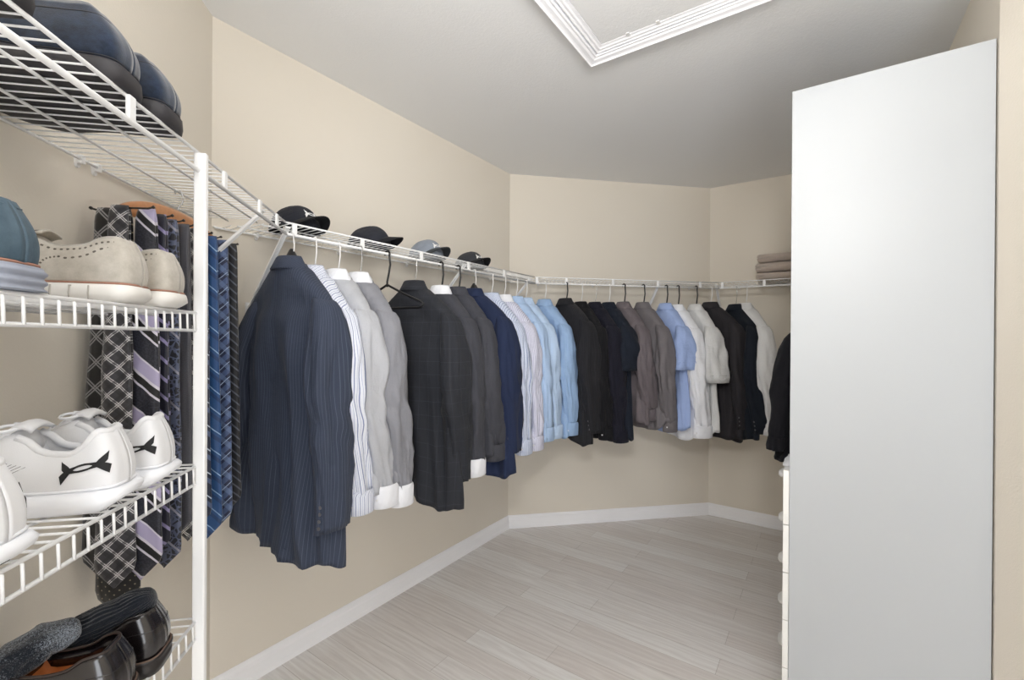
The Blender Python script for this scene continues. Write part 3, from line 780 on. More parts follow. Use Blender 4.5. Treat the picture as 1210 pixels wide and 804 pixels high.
# ------------------------------------------------------------------ shoes
def shoe(name, label, loc, rz, L, W, st, group, mirror=1):
    """local frame: heel end at x=0, toe at x=-L, z up from the sole's underside"""
    t = thing(name, label, 'shoe', loc, rz, group)
    SH, HH, VH = st['sole'], st['heel'], st['vamp']         # sole thickness, heel height, instep height
    def half(x):                                            # half width along the shoe, x from 0 to L
        f = x / L
        base = pch(f, [0, .003, .010, .028, .07, .25, .42, .6, .72, .85, .94, .985, 1], [.24, .36, .50, .62, .69, .72, .68, .84, .96, .88, .60, .28, 0.0])
        return float(base) * W / 2
    def rim(x):
        f = x / L
        if st.get('tall'): return float(pch(f, [0, .03, .07, .13, .22, .34, .46, .60, .75, .88, .96, 1], [HH * .97, HH, HH * .93, HH * .74, HH * .62, HH * .66, VH, VH * .80, VH * .58, VH * .46, VH * .36, .012]))
        if st.get('slip'): return float(pch(f, [0, .03, .10, .22, .34, .46, .60, .75, .88, .96, 1], [HH * .97, HH, HH * .99, HH * .96, HH * .95, VH * 1.05, VH * .85, VH * .62, VH * .48, VH * .36, .012]))
        return float(pch(f, [0, .03, .10, .22, .34, .46, .60, .75, .88, .96, 1], [HH * .97, HH, HH * .97, HH * .80, HH * .76, VH, VH * .80, VH * .58, VH * .46, VH * .36, .012]))
    def opn(x):
        f = x / L
        return sm(.015, .07, f) * (1 - sm(.40, .50, f))
    rings = []; NS = 54
    xs = [L * (0.5 - 0.5 * math.cos(PI * j / NS)) for j in range(NS + 1)]
    lean = st.get('lean', .30)
    def side(x, zz):                                        # half width of the upper at relative height zz
        f = x / L
        b = half(x); bulge = 1 + .10 * math.sin(PI * min(1, zz * 1.1))
        return b * bulge * (1 - (lean + .25 * sm(.45, .9, f)) * zz ** 1.5)
    NA, NI = 12, 9
    lin_f = []
    for j, x in enumerate(xs):
        h = rim(x); o = opn(x); ring = []
        xo = x
        hb = st.get('heelback', .006)
        def xsh(zz): # heel counter leans forward at the top, bulges at the middle
            return x - hb * math.sin(PI * min(1, zz)) * (1 - sm(0, .12, x / L)) + st.get('tab', 0) * zz ** 3 * (1 - sm(0, .15, x / L)) * -1 + st.get('hl', .012) * zz ** 1.5 * (1 - sm(0, .30, x / L))
        for k in range(NA + 1):
            zz = k / NA; ring.append((-xsh(zz), side(x, zz), SH + h * zz))
        ty = side(x, 1)
        for k in range(1, 2 * NI):
            a = 1 - k / NI                                  # 1 .. -1
            arch = h * (1 + .16 * (1 - a * a) * sm(.30, .48, x / L))
            inn = h + .003 * o - (h - .008) * (1 - abs(a) ** 6) * o
            z = SH + arch * (1 - o) + inn * o
            ring.append((-(xsh(1)), ty * a * (1 - .06 * o), z))
        for k in range(NA + 1):
            zz = 1 - k / NA; ring.append((-xsh(zz), -side(x, zz), SH + h * zz))
        rings.append(ring)
    def surf(x, q, s_=1, e=.0012):
        f = x / L; yb = s_ * side(x, q)
        X = -(x - hb * math.sin(PI * min(1, q)) * (1 - sm(0, .12, f)) + st.get('hl', .012) * q ** 1.5 * (1 - sm(0, .30, f)))
        n_ = Vector((1 - sm(0, .09, f), s_ * (.02 + sm(0, .05, f)), 0)).normalized() if x > 1e-4 else Vector((1, 0, 0))
        return Vector((X, yb, SH + rim(x) * q)) + n_ * e
    def around(q, x1, e=.001, n=18, qf=None):
        xs_ = [x1 * (k / n) ** 2 for k in range(n, -1, -1)]
        g = qf or (lambda x: q)
        return [surf(x, g(x), 1, e) for x in xs_] + [surf(x, g(x), -1, e) for x in xs_[::-1][1:]]
    st['surf'] = surf; st['around'] = around
    r0 = rings[0]; rings = [[(p[0] + .0026, p[1] * .02, p[2]) for p in r0], [(p[0] + .0019, p[1] * .5, p[2]) for p in r0]] + rings; xs = [0, 0] + xs; NS += 2
    n = len(rings[0])
    up = MB(); V = [p for r in rings for p in r]; UV = [(p[0], p[2]) for p in V]
    F = []; mi = []; F2 = []
    for j in range(NS):
        for k in range(n - 1):
            f = (j * n + k, j * n + k + 1, (j + 1) * n + k + 1, (j + 1) * n + k)
            inner = NA + 1 <= k < NA + 2 * NI - 1 and opn((xs[j] + xs[j + 1]) / 2) > .5
            (F2 if inner else F).append(f)
    up.add(V, F, UV); up.build('upper', st['upper'], t, solid=.0015)
    used = sorted({i for f in F2 for i in f}); mp = {a: i for i, a in enumerate(used)}
    MB().add([V[i] for i in used], [tuple(mp[i] for i in f) for f in F2]).build('lining', st['lining'], t)
    # sole
    ov = st.get('welt', .005); outl = []
    N = 60
    for i in range(N):
        a = 2 * PI * (i + .5) / N; f = .5 - .5 * math.cos(a); x = f * L; y = half(x) * (1 if a < PI else -1)
        outl.append((x, y))
    def offs(o):
        res = []
        for i in range(N):
            (x0, y0), (x1, y1) = outl[i - 1], outl[(i + 1) % N]; dx, dy = x1 - x0, y1 - y0; l = math.hypot(dx, dy) or 1
            nx, ny = dy / l, -dx / l
            x, y = outl[i]
            if (x + nx * .01 - L / 2) ** 2 / (L / 2) ** 2 + (y + ny * .01) ** 2 / (W / 2) ** 2 < (x - L / 2) ** 2 / (L / 2) ** 2 + y ** 2 / (W / 2) ** 2: nx, ny = -nx, -ny
            res.append((x + nx * o, y + ny * o))
        return res
    rr = []
    for z, o in st['sprof']:
        ring = []
        for (x, y) in offs(ov + o):
            f = x / L; zz = z * SH * (1.0)
            spring = st.get('spring', .012) * sm(.72, 1.05, f) * (1 - z * .3)
            hs = st.get('heelflare', 0) * sm(.12, -.02, f) * math.sin(PI * min(1, max(0, z))) if False else 0
            if st.get('heelflare') and f < .06: x -= st['heelflare'] * math.sin(PI * min(1, z * 1.1)) * (1 - sm(-.02, .06, f))
            if st.get('dress') and z < .99:
                zz = max(zz, (SH * .62) * sm(.26, .28, f)) if z < .5 else zz
            if st.get('rocker') : zz += st['rocker'] * (1 - sm(-.02, .10, f)) * (1 - z)
            ring.append((-x, y, zz + spring))
        rr.append(ring)
    b = MB().loft(rr, cap0=True, cap1=True); so = b.build('sole', st['smat'], t, bevel=0)
    if st.get('groove'):
        # moulded blocks around the sole edge
        pass
    return t, side, rim, SH, so

def emblem_outline():
    """interlocked emblem: two arcs with flared ends; returns list of (pts, quads) strips in unit space"""
    strips = []
    for sgn in (1, -1):
        V = []; F = []; N = 28
        for i in range(N + 1):
            s = -1 + 2 * i / N; x = s * .92
            c = sgn * (-.14 + .50 * abs(s) ** 2.6)        # centre line
            w = .10 + .34 * sm(.30, .92, abs(s)) ** 1.1
            top, bot = c + w / 2, c - w / 2
            if sgn > 0: top = min(top, .72)
            V.append((x - .10 * math.copysign(sm(.6, 1, abs(s)), s) * 0 + .08 * math.copysign(sm(.7, 1, abs(s)), s), top)); V.append((x, bot))
            if i: F.append((2 * i - 2, 2 * i, 2 * i + 1, 2 * i - 1))
        if sgn < 0: V = [(a, b) for a, b in V]
        strips.append((V, F))
    return strips
def emblem(parent, fn, size, mat, name='emblem'):
    """fn maps emblem plane coords (metres) to a point on the surface"""
    b = MB()
    for V, F in emblem_outline():
        b.add([fn(x * size, y * size) for x, y in V], F)
    return b.build(name, mat, parent, solid=.0008, smooth=False)

def torus_strip(pts, r, name, mat, parent, n=6): return MB().tube(pts, r, n).build(name, mat, parent)

# materials for the shoes
m = NT('navy_suede', .95, sheen=.5, spec=.15); v_ = m.obj(); m.color(m.mix(m.ramp(m.noise(v_, 60, 5, .7), .3, .7), lin((18, 27, 42)), lin((40, 54, 76)))); m.bump(m.noise(v_, 700, 3), .3, .001); SU = m.m
m = NT('grey_suede', .95, sheen=.3, spec=.15); v_ = m.obj(); m.color(m.mix(m.ramp(m.noise(v_, 45, 5, .7), .3, .7), lin((168, 162, 152)), lin((192, 187, 178)))); m.bump(m.noise(v_, 800, 3), .25, .001); GS = m.m
m = NT('slate_blue_leather', .55, spec=.4); v_ = m.obj(); m.color(m.mix(m.ramp(m.noise(v_, 30, 4, .7), .3, .7), lin((62, 82, 96)), lin((86, 106, 120)))); m.bump(m.noise(v_, 300, 3), .2, .001); BL = m.m
m = NT('polished_black_leather', .22, spec=.6, coat=.5); m.color(lin((24, 20, 22))); m.bump(m.noise(m.obj(), 25, 3), .25, .003); DL = m.m
m = NT('tan_leather_lining', .5); m.color(m.mix(m.noise(m.obj(), 50, 3), lin((160, 88, 40)), lin((196, 118, 62)))); TL = m.m
m = NT('white_knit', .8, sheen=.1, spec=.25); v_ = m.obj(); m.color(lin((226, 227, 230))); m.bump(m.noise(v_, 900, 2), .3, .001); WK = m.m
WS = plain('white_foam_sole', (236, 238, 243), .45, var=.02)
BS = plain('black_rubber', (18, 18, 20), .7)
BRN = plain('brown_thread', (160, 118, 100), .8)
LIN = plain('grey_textile_lining', (120, 120, 124), .9)
GSL = plain('grey_sole', (150, 156, 170), .6)
SOLEW = plain('cream_sole', (226, 224, 220), .6, var=.04)
BROWNSOLE = plain('brown_outsole', (110, 90, 78), .8)

prof_flat = [(0, -.004), (.06, 0), (.4, .002), (.85, .001), (1.0, -.003)]
prof_seg = [(0, -.012), (.12, -.004), (.35, .004), (.7, .003), (.97, .001), (1.0, -.003)]
def shoe_at(u, o=.0): return PL(SL + u, D + o)
RZ = math.atan2(nr(aL).y, nr(aL).x)
# top shelf: navy suede shoes, heels toward the room
st_s = dict(sole=.034, heel=.088, vamp=.078, upper=SU, lining=LIN, smat=plain('dark_rubber_sole', (44, 42, 46), .55), sprof=prof_flat, lean=.30, spring=.006, hl=.034, heelback=.010, slip=True)
lbs = ['navy suede shoe on the top shelf, farther one from the camera', 'navy suede shoe on the top shelf with its whole heel in view', 'navy suede shoe on the top shelf cut off by the picture corner']
for k, u in enumerate((-.682, -.806, -1.02)):
    t, side, rim, SH, so = shoe('suede_shoe', lbs[k], Z(shoe_at(u, .004), ZT + .002), RZ + R((2, 4, 0)[k]), .272, .118, st_s, 'navy suede shoes on the top shelf')
    for q in (.03, .80):
        torus_strip(st_s['around'](q, .20, .0006), .0010, 'seam', st_s['smat'], t)
# grey suede brogues
st_g = dict(sole=.030, heel=.078, vamp=.070, upper=GS, lining=plain('cream_leather_lining', (206, 198, 186), .7), smat=SOLEW, sprof=prof_seg, lean=.26, rocker=.006, hl=.012)
BL_ = plain('brown_lace', (84, 62, 60), .8)
PH = plain('punch_shadow', (104, 98, 92), .9); SG = plain('sole_groove', (170, 166, 160), .8)
for k, u in enumerate((-.680, -.782)):
    t, side, rim, SH, so = shoe('suede_brogue', ['pale grey suede brogue with punched holes, side and heel in full view', 'pale grey suede brogue half hidden behind its mate, next to the post'][1 - k], Z(shoe_at(u, .012 - .006 * k), 1.358), RZ + R((4, 6)[k]), .278, .112, st_g, 'grey suede brogues')
    surf = st_g['surf']
    for s in (1, -1):
        rows = [[(x, .88) for x in np.linspace(.012, .24, 28)], [(x, .74 - .10 * math.sin((x - .03) * 30)) for x in np.linspace(.02, .08, 7)] + [(.088 + .024 * math.sin(a), .68 - .42 * (a / (PI / 2)) ** 2) for a in np.linspace(.05, PI / 2, 8)]]
        for row in rows:
            pp = []; rr_ = []
            for i, (x, q) in enumerate(row):
                x2, q2 = row[min(i + 1, len(row) - 1)]; x1, q1 = row[max(i - 1, 0)]
                for f, r_ in ((-.3, .0002), (-.2, .0019), (0, .0023), (.2, .0019), (.3, .0002)):
                    xx, qq = (x + (x2 - x) * f, q + (q2 - q) * f) if f > 0 else (x + (x - x1) * f, q + (q - q1) * f)
                    p_ = surf(xx, qq, s, -.0004)
                    if not pp or (p_ - pp[-1]).length > 1e-5: pp.append(p_); rr_.append(r_)
            MB().tube(pp, rr_, 6).build('perforation_row', PH, t)
    torus_strip(st_g['around'](.02, .24, .002), .0018, 'welt_stitching', BRN, t)
    for s in (1, -1):
        pp = []
        for i, x in enumerate(np.arange(.045, .25, .024)):
            col_ = [(.0, .004), (.0015, .014), (0, .026)]
            if i % 2: col_ = col_[::-1]
            q_ = [surf(x, 0, s, .009 + e_) for e_, z_ in col_]
            for p_, (e_, z_) in zip(q_, col_): p_.z = z_
            i0 = surf(x - .003, 0, s, .002); i0.z = col_[0][1]; i1 = surf(x + .003, 0, s, .002); i1.z = col_[-1][1]
            pp += [i0] + q_ + [i1]
        MB().tube(pp, .0011, 5).build('sole_groove', SG, t)
    for q in range(5):
        x = .128 + q * .017
        pts = [(-x - .003, yy, SH + rim(x) * (1.0 + .16 * (1 - (yy / .03) ** 2)) + .003) for yy in np.linspace(-.024, .024, 9)]
        torus_strip(pts, .0022, 'lace', BL_ if q == 0 else GS, t)
    rings = []
    for j in range(9):
        f = j / 8; x = .118 + .04 * f; z = SH + rim(x) + .018 * (1 - f)
        rings.append([(-x, yy, z - 12 * yy * yy) for yy in np.linspace(-.024, .024, 9)])
    MB().loft(rings, closed=False).build('tongue', GS, t, solid=.004)
# slate-blue shoe
st_b = dict(sole=.034, heel=.080, vamp=.072, upper=BL, lining=LIN, smat=GSL, sprof=[(0, -.012), (.06, -.004)] + [(z_, .004 + .0020 * math.sin(z_ * 6.28 * 3)) for z_ in np.linspace(.1, .95, 22)] + [(1, -.002)], lean=.26, hl=.016)
t, side, rim, SH, so = shoe('leather_shoe', 'slate blue leather shoe with ridged grey sole beside the grey brogues', Z(shoe_at(-.996, .0), 1.358), RZ + R(4), .28, .115, st_b, None)
torus_strip(st_b['around'](.02, .24, .002), .002, 'welt_stitching', BRN, t)
torus_strip(st_b['around'](.90, .05, .0006), .0014, 'collar_seam', BL, t)

# white trainers with the emblem
st_w = dict(sole=.036, heel=.088, vamp=.084, upper=WK, lining=plain('white_mesh_lining', (205, 207, 212), .9), smat=WS, sprof=[(0, -.010), (.10, -.002), (.35, .006), (.65, .008), (.9, .003), (1, -.003)], lean=.26, rocker=.014, spring=.018, tall=True, heelback=.004, hl=.016)
lbs = ['white trainer with black emblem, middle one on its shelf', 'white trainer partly behind the emblem one, next to the post', 'white trainer nearest the camera, only its heel in the picture']
for k, u in enumerate((-.806, -.697, -1.03)):
    Lw = .268
    t, side, rim, SH, so = shoe('trainer', lbs[k], Z(shoe_at(u, (.004, .008, .012)[k]), 1.034), RZ + R((8, 7, 2)[k]), Lw, .116, st_w, 'white trainers')
    surf = st_w['surf']
    for s in (-1, 1):
        emblem(t, lambda a, b, s=s: surf(max(.003, .036 - a), min(.97, max(.03, (.036 + b * .95 + a * .22) / rim(max(.003, .036 - a)))), s, .0016), .030, BS)
        b = MB()
        for q in range(12):
            x0 = .108 + q * .005; b.tube([surf(x0 + .06 * f, min(.95, (.012 + .030 * (1 - f) + q * .0018) / rim(x0 + .06 * f)), s, .0004) for f in np.linspace(0, 1, 6)], .0006, 5)
        b.build('knit_ribs', LIN, t)
    torus_strip(st_w['around'](.04, .26, .0012), .0022, 'sole_edge', WS, t)
    torus_strip(st_w['around'](0, .125, -.003, qf=lambda x: 1.0), .0055, 'padded_collar', WK, t, 8)
    rings = []
    for j in range(11):
        f = j / 10; x = .108 + .06 * f; z = SH + rim(x) + .016 * (1 - f) + .008
        rings.append([(-x, yy, z - 10 * yy * yy) for yy in np.linspace(-.025, .025, 9)])
    MB().loft(rings, closed=False).build('tongue', WK, t, solid=.006)
    for q in range(6):
        x = .140 + q * .016
        pts = [(-x - .004 * (yy / .03), yy, SH + rim(x) * (1 + .16 * (1 - (yy / .03) ** 2)) + .004) for yy in np.linspace(-.024, .024, 11)]
        torus_strip(pts, .0028, 'lace', WS, t)
    for s in (1, -1):
        a0 = Vector((-.138, s * .004, SH + rim(.138) * 1.16 + .006))
        pts = [a0 + Vector((.012 * math.sin(q), s * (.016 - .016 * math.cos(q)), -.30 * (.016 - .016 * math.cos(q)) + .006 * math.sin(q / 2))) for q in np.linspace(0, 2 * PI, 18)]
        torus_strip(pts, .0024, 'lace_loop', WS, t)
    b = MB(); b.loft([[(-x, s_ * (side(x, 0) - .006), .001 + .014 * (1 - sm(-.02, .10, x / Lw)) + .018 * sm(.72, 1.05, x / Lw)) for x in np.linspace(.02, .27, 20)] for s_ in (-1, 1)], closed=False)
    b.build('outsole', BS, t, solid=.003)

# black dress shoes
st_d = dict(sole=.028, heel=.078, vamp=.062, upper=DL, lining=TL, smat=plain('black_leather_sole', (34, 30, 30), .35), sprof=[(0, -.001), (.5, .0), (.52, -.001), (.86, .001), (1.0, .001)], lean=.20, dress=True, spring=.008, welt=.006, hl=.016)
WB = plain('worn_binding', (52, 42, 38), .4)
for k, u in enumerate((-.705, -.808)):
    t, side, rim, SH, so = shoe('dress_shoe', ['polished black leather shoe with the ribbed sock on it, next to the post', 'polished black leather shoe with its tan lining showing'][k], Z(shoe_at(u, .004), .704), RZ + R((6, 4)[k]), .28, .112, st_d, 'black dress shoes')
    torus_strip(st_d['around'](0, .15, .0006, qf=lambda x: .62 + .8 * x), .0012, 'seam', DL, t)
    torus_strip(st_d['around'](.015, .25, .004), .0016, 'welt_stitching', BROWNSOLE, t)
    torus_strip(st_d['around'](0, .12, -.001, qf=lambda x: 1.0), .0022, 'topline_binding', DL if k == 0 else WB, t, 8)

# socks lying on the dress shoes
def sock(name, label, pts, radii, mat, rib=0, seed=1):
    pts = [Vector(p) for p in pts]; base = pts[0]; rings = []
    N = 40; idx = np.linspace(0, len(pts) - 1, N + 1)
    P_ = []
    for i in idx:
        a = int(min(len(pts) - 2, math.floor(i))); f = i - a; f = f * f * (3 - 2 * f) * .5 + f * .5
        P_.append((pts[a].lerp(pts[a + 1], f), radii[a][0] + (radii[a + 1][0] - radii[a][0]) * f, radii[a][1] + (radii[a + 1][1] - radii[a][1]) * f))
    for j, (p, a, b_) in enumerate(P_):
        q0 = P_[max(0, j - 1)][0]; q1 = P_[min(N, j + 1)][0]; tdir = (q1 - q0).normalized(); x = tdir.cross(Vector((0, 0, 1))).normalized(); up = x.cross(tdir)
        e = math.sqrt(max(.02, 1 - (abs(j / N * 2 - 1)) ** 8))
        ring = []
        for k in range(160):
            u = 2 * PI * k / 160
            r = 1 + (.035 * math.cos(26 * u) if rib else 0) + .22 * nz(math.cos(u) * 1.6 + seed, math.sin(u) * 1.6, j * .13) + .05 * nz(math.cos(u) * 5, math.sin(u) * 5 + seed, j * .5)
            ring.append(tuple(p - base + x * (a * e * r * math.cos(u)) + up * (b_ * e * r * math.sin(u))))
        rings.append(ring)
    o = MB().loft(rings, cap0=True, cap1=True).build(name, mat)
    o.location = base
    return tag(o, label, 'sock', None)
m = NT('black_rib_knit', .95, sheen=.3, spec=.1); m.color(lin((26, 30, 38))); m.bump(m.noise(m.obj(), 500, 3), .6, .002); RK = m.m
m = NT('speckled_wool', .95, sheen=.4, spec=.1); v_ = m.obj(); m.color(m.mix(m.ramp(m.math('MULTIPLY', m.noise(v_, 520, 3, .8), m.math('ADD', m.noise(v_, 16, 2), .55)), .50, .66), lin((24, 28, 36)), lin((140, 148, 158)))); m.bump(m.noise(v_, 600, 3), .6, .003); SW = m.m
sock('sock', 'black ribbed sock bunched on the dress shoe by the post', [Z(PL(SL - .700, D - .012), .826), Z(PL(SL - .712, D - .055), .808), Z(PL(SL - .725, D - .100), .792), Z(PL(SL - .735, D - .150), .776)], [(.024, .020), (.036, .026), (.038, .028), (.026, .018)], RK, rib=1, seed=3)
sock('sock', 'dark speckled wool sock draped over the tan-lined dress shoe', [Z(PL(SL - .755, D - .095), .812), Z(PL(SL - .785, D - .125), .810), Z(PL(SL - .82, D - .155), .798), Z(PL(SL - .86, D - .19), .770)], [(.022, .018), (.032, .024), (.036, .026), (.030, .020)], SW, seed=8)

# ------------------------------------------------------------------ caps
def cap(label, u, o, yaw, mat, brim, under, logo, logo_mat=None, sz=1.0):
    p = PA(u, o); t = thing('baseball_cap', label, 'cap', (p.x, p.y, ZT + .0032), yaw, 'baseball caps on the wire shelf')
    a, b_, h = .096 * sz, .082 * sz, .094 * sz
    def dome(az, el, e=0):
        k = 1 + e; c = math.cos(el); bx = a * c ** .85 * math.cos(az) * k; by = b_ * c ** .85 * math.sin(az) * k
        z = h * math.sin(el) * (1 + .03 * math.cos(az)) * k
        # front panels stand taller
        return (bx + .004 * math.sin(el) * 0, by, z * (1 + .05 * max(0, math.cos(az)) * math.sin(2 * el)))
    rings = []
    for j in range(15):
        el = PI / 2 * j / 14 * .985
        rings.append([dome(2 * PI * k / 48, el, -.012 * (1 if k % 8 == 0 else 0) + .012 * nz(k * .3 + u * 9, j * .4, u)) for k in range(48)])
    MB().loft(rings, cap1=True).build('crown', mat, t, solid=.002)
    MB().tube([(0, 0, h * .995), (0, 0, h + .004)], [.007, .005], 10).build('crown_button', mat, t)
    # brim
    rr = []
    for j in range(9):
        f = j / 8; ring = []
        for k in range(21):
            az = R(-68 + 136 * k / 20); x0, y0, _ = dome(az, 0)
            ext = .058 * sz * math.cos(az * .95) ** .75 * f
            x = x0 + ext; y = y0 * (1 - .10 * f)
            z = .002 + .044 * max(0, math.cos(az * 1.28)) ** 1.2 - .002 * f
            ring.append((x - .004 * (1 - f), y, z))
        rr.append(ring)
    MB().loft(rr, closed=False).build('brim', brim, t, solid=.003)
    MB().loft([[dome(2 * PI * k / 48, e, .012) for k in range(48)] for e in (.0, .06, .11)]).build('sweatband', brim, t, solid=.002)
    if logo:
        emblem(t, lambda x, y: dome(x / b_ * 1.1, .62 + y / h * 1.1, .02), .027 * sz, logo_mat)
    return t
capf = lambda n, c: fabric(n, c, var=.1)
CW = plain('white_embroidery', (235, 235, 235), .7)
yaw0 = PI / 2 - aA
cap('black cap with white emblem at the near end of the shelf', .225, .145, R(-24), capf('cap_black', (36, 38, 46)), capf('cap_brim_black', (22, 22, 26)), None, True, CW, 1.0)
cap('plain charcoal cap without an emblem', .56, .145, R(-2), capf('cap_char', (44, 46, 54)), capf('cap_brim_char', (26, 27, 32)), None, False, None, .96)
cap('light blue-grey cap with white emblem and dark brim', .90, .145, R(-36), capf('cap_grey', (134, 142, 154)), capf('cap_brim_grey', (56, 60, 64)), None, True, CW, .98)
cap('dark grey cap with white emblem at the far end of the row', 1.235, .145, R(-38), capf('cap_dark', (56, 58, 64)), capf('cap_brim_dark', (28, 28, 32)), None, True, CW, .93)

# ------------------------------------------------------------------ towels
m = NT('taupe_terry', .98, sheen=.4, spec=.1); v_ = m.obj(); m.color(m.mix(m.noise(v_, 40, 4), lin((186, 172, 161)), lin((206, 193, 183)))); m.bump(m.noise(v_, 420, 3, .7), .8, .004); TW = m.m
def towel(label, z0, th, dx, seed):
    p = PCk(TN + .42 + dx, .15); t = thing('folded_towel', label, 'towel', (p.x, p.y, z0), math.atan2(dr(aC).y, dr(aC).x), 'folded taupe towels')
    # a doubled slab: the fold is at the -x end
    lay = th / 2; r = lay / 2
    path = []
    Lh = .18
    for k in range(13): path.append((Lh - k / 12 * 2 * Lh, r))
    ce = (-Lh, lay)
    for k in range(1, 8): q = -PI / 2 - PI * k / 8; path.append((ce[0] + r * math.cos(q) * 1.0, lay + (r) * math.sin(q) * 1.0))
    for k in range(13): path.append((-Lh + k / 12 * 2 * Lh, lay + r))
    rings = []
    NY = 14
    ys = np.linspace(-.125, .125, NY)
    # outer skin section for each y
    for y in ys:
        e = math.sqrt(max(.05, 1 - (abs(y) / .127) ** 10)); ring = []
        outer = []
        for k in range(11): outer.append((Lh - k / 10 * 2 * Lh, 0))
        for k in range(1, 6): q = -PI / 2 - PI * k / 6; outer.append((-Lh + r * 1.15 * math.cos(q), r + r * math.sin(q) * .96))
        outer.append((-Lh + .004, lay))
        for k in range(1, 6): q = -PI / 2 - PI * k / 6; outer.append((-Lh + r * 1.15 * math.cos(q), lay + r + r * math.sin(q) * .96))
        for k in range(11): outer.append((-Lh + k / 10 * 2 * Lh, th))
        for (x, z) in outer:
            n_ = .006 * nz(x * 9 + seed, y * 9, z * 12)
            ring.append((x * (1 + .01 * math.sin(y * 30 + seed)) + n_, y, th / 2 + (z - th / 2) * e * .98 + n_ * .5 * (1 if z > 0 else 0)))
        rings.append(ring)
    MB().loft(rings, cap0=True, cap1=True).build('towel_cloth', TW, t)
    return t
zz = ZT + .003
for i, (lb, th, dx) in enumerate((('taupe towel at the bottom of the folded stack', .050, 0), ('taupe towel in the middle of the folded stack', .062, -.008), ('taupe towel on top of the folded stack', .058, .004))):
    towel(lb, zz, th, dx, i * 5 + 2); zz += th + .001

# ------------------------------------------------------------------ tall cabinet with drawers
def cabinet():
    dC, dA = dr(aC), dr(aA)
    W_, DP, HT = .62, .486, 2.151
    t = thing('open_wardrobe', 'tall white wardrobe with plain side panel and drawers on its open front', 'wardrobe', (PB.x, PB.y, 0), math.atan2(dA.y, dA.x))
    # local: x along the wall (away), y out of the wall into the room
    th = .018
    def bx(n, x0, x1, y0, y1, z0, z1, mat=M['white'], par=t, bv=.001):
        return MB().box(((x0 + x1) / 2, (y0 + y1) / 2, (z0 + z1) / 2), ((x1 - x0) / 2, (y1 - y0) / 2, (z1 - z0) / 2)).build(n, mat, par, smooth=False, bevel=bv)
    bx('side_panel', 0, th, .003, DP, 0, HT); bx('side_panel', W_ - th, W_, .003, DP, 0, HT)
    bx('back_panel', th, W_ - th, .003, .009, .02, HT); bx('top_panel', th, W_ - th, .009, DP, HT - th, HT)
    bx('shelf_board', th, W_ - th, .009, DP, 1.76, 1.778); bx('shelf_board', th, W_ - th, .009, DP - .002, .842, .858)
    bx('plinth', th, W_ - th, DP - .03, DP - .014, 0, .018)
    rod = MB().tube([(th, .25, 1.66), (W_ - th, .25, 1.66)], .0125, 14).build('hanging_rod', M['chrome'], t)
    zs = [.020, .183, .347, .510, .674, .862]
    for k in range(5):
        z0, z1 = zs[k] + .0015, zs[k + 1] - .0015
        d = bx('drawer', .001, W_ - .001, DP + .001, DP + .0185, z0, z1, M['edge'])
        # moulded cup pull
        zc_ = (z0 + z1) / 2 + .01; b = MB(); rings = []
        for i in range(13):
            f = -1 + i / 6; x = W_ / 2 + f * .045; r = .036 * math.sqrt(max(.03, 1 - abs(f) ** 3))
            rings.append([(x, DP + .0180 + r * math.cos(q), zc_ - .006 + r * .6 * math.sin(q)) for q in [R(a) for a in (90, 65, 40, 15, -10, -30)]] +
                         [(x, DP + .0180 + (r * .82) * math.cos(q), zc_ - .006 + r * .5 * math.sin(q)) for q in [R(a) for a in (-30, -10, 15, 40, 65, 90)]])
        b.loft(rings, cap0=True, cap1=True); b.build('pull', M['edge'], d)
    return t, rod
cab, rod = cabinet()
def cab_pt(x, y): return PB + dr(aA) * x + nr(aA) * -y
p = cab_pt(.34, .298)
pz = 1.47
THC = PI + (PI / 2 - aA)
garment('coat', 'black wool coat hanging inside the white wardrobe', 'coat', (p.x, p.y, pz), THC, kind='jacket', mat=F_['coat'], length=.64, sleeve=.60, sh=.212, thick=.055, seed=61, flare=.035, arm=.03)
hanger('black plastic hanger carrying the black coat in the wardrobe', (p.x, p.y, pz), THC, 'black', hook=1.66 - pz + .006, group=None, w=.16)
# white cloth lying on the drawer top
def cloth_fold():
    p = cab_pt(.12, .425); rings = []
    for j in range(14):
        f = j / 13; y = -.085 + .17 * f
        rings.append([(x + .004 * nz(x * 30, y * 20, 1), y, .001 + .026 * math.sqrt(max(0, 1 - (abs(x) / .0601) ** 3)) * math.sqrt(max(.02, 1 - (abs(y) / .086) ** 4)) * up + .004 * nz(x * 40, y * 40, 3) * up) for up, x in [(1, q) for q in np.linspace(-.06, .06, 11)] + [(0, q) for q in np.linspace(.06, -.06, 11)]])
    o = MB().loft(rings, cap0=True, cap1=True).build('folded_cloth', F_['white']); o.location = (p.x, p.y, .860); o.rotation_euler = (0, 0, math.atan2(dr(aA).y, dr(aA).x))
    tag(o, 'small white cloth on top of the wardrobe drawers', 'cloth')
cloth_fold()

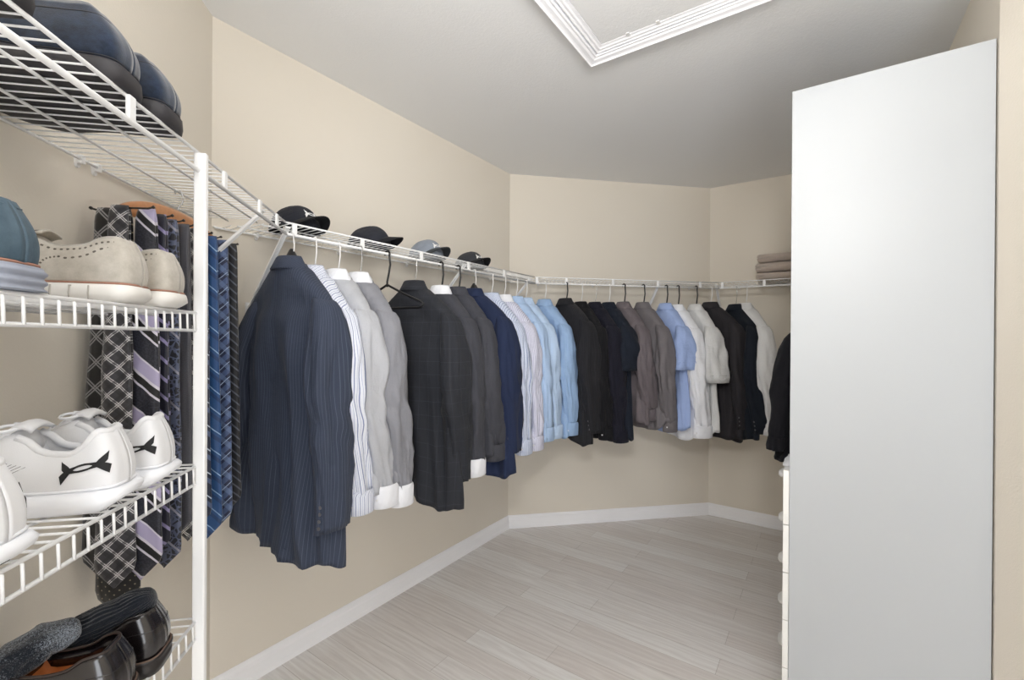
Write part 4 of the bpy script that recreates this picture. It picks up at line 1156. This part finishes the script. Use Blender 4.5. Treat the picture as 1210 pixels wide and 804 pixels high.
# ------------------------------------------------------------------ lamp, added fill lights, camera
def lamp(x, y, z, rad):
    t = thing('pendant_lamp', 'white globe lamp on a short stem under the ceiling', 'lamp', (x, y, H))
    MB().loft([[(r * math.cos(q), r * math.sin(q), zz_) for q in [2 * PI * i / 32 for i in range(32)]] for r, zz_ in ((.06, 0), (.06, -.015), (.045, -.025), (.008, -.03), (.008, z - H + rad - .005))], cap0=True, cap1=True).build('stem', M['white'], t, smooth=False)
    MB().loft([[(rad * math.sin(a) * math.cos(q), rad * math.sin(a) * math.sin(q), z - H + rad * math.cos(a)) for q in [2 * PI * i / 32 for i in range(32)]] for a in [PI * (k + .15) / 16.3 for k in range(17)]], cap1=True, cap0=True).build('glass_globe', M['lamp'], t)
lamp(.50, .72, 2.2, .10)
def area(name, loc, tgt, size, sy, power, col):
    l = bpy.data.lights.new(name, 'AREA'); l.shape = 'RECTANGLE'; l.size = size; l.size_y = sy; l.energy = power; l.color = col
    o = bpy.data.objects.new(name, l); C.objects.link(o); o.location = loc
    o.rotation_euler = (Vector(tgt) - Vector(loc)).to_track_quat('-Z', 'Y').to_euler(); return o
dc = DOORC + DOORN * .12
area('doorway_fill', (dc.x, dc.y, 1.1), (dc.x - DOORN.x, dc.y - DOORN.y, 1.25), .8, 1.9, 26, (.93, .96, 1.0))  # unseen area light added in the doorway as soft fill

area('upward_fill', (-.12, .10, 1.9), (-.12, .10, 3), .4, .4, 15, (1, .985, .965))  # added mid-air fill without a fixture, faces up so the ceiling spreads it
def spot(name, loc, tgt, ang, power, rad, col):
    l = bpy.data.lights.new(name, 'SPOT'); l.energy = power; l.spot_size = R(ang); l.spot_blend = 1; l.shadow_soft_size = rad; l.color = col
    o = bpy.data.objects.new(name, l); C.objects.link(o); o.location = loc
    o.rotation_euler = (Vector(tgt) - Vector(loc)).to_track_quat('-Z', 'Y').to_euler(); return o
spot('far_wall_fill', (-.1, -.3, 2.0), (.55, 3.1, 1.88), 80, 84, .12, (1, .985, .965))  # added spot without a fixture, lifts the dim far walls
w = bpy.data.worlds.new('World'); sc.world = w; w.use_nodes = True
w.node_tree.nodes['Background'].inputs[0].default_value = (.85, .9, 1, 1); w.node_tree.nodes['Background'].inputs[1].default_value = .3

cam = bpy.data.cameras.new('camera'); co = bpy.data.objects.new('camera', cam); C.objects.link(co); sc.camera = co
cam.sensor_width = 36; cam.lens = 529.98 * 36 / 1210; cam.clip_start = .02
pit, rol = -.0025, .0058
r0 = Vector((1, 0, 0)); f0 = Vector((0, math.cos(pit), math.sin(pit))); u0 = Vector((0, -math.sin(pit), math.cos(pit)))
er = r0 * math.cos(rol) + u0 * math.sin(rol); eu = -r0 * math.sin(rol) + u0 * math.cos(rol)
mw = Matrix((er, eu, -f0)).transposed().to_4x4(); mw.translation = Vector((0, 0, ZC)); co.matrix_world = mw

sc.view_settings.view_transform = 'Standard'; sc.view_settings.look = 'None'
sc.view_settings.exposure = 0.10; sc.view_settings.gamma = 1; sc.view_settings.use_curve_mapping = False
sc.cycles.use_denoising = True
sc.cycles.max_bounces = 14; sc.cycles.diffuse_bounces = 10
sc.cycles.sample_clamp_indirect = 5
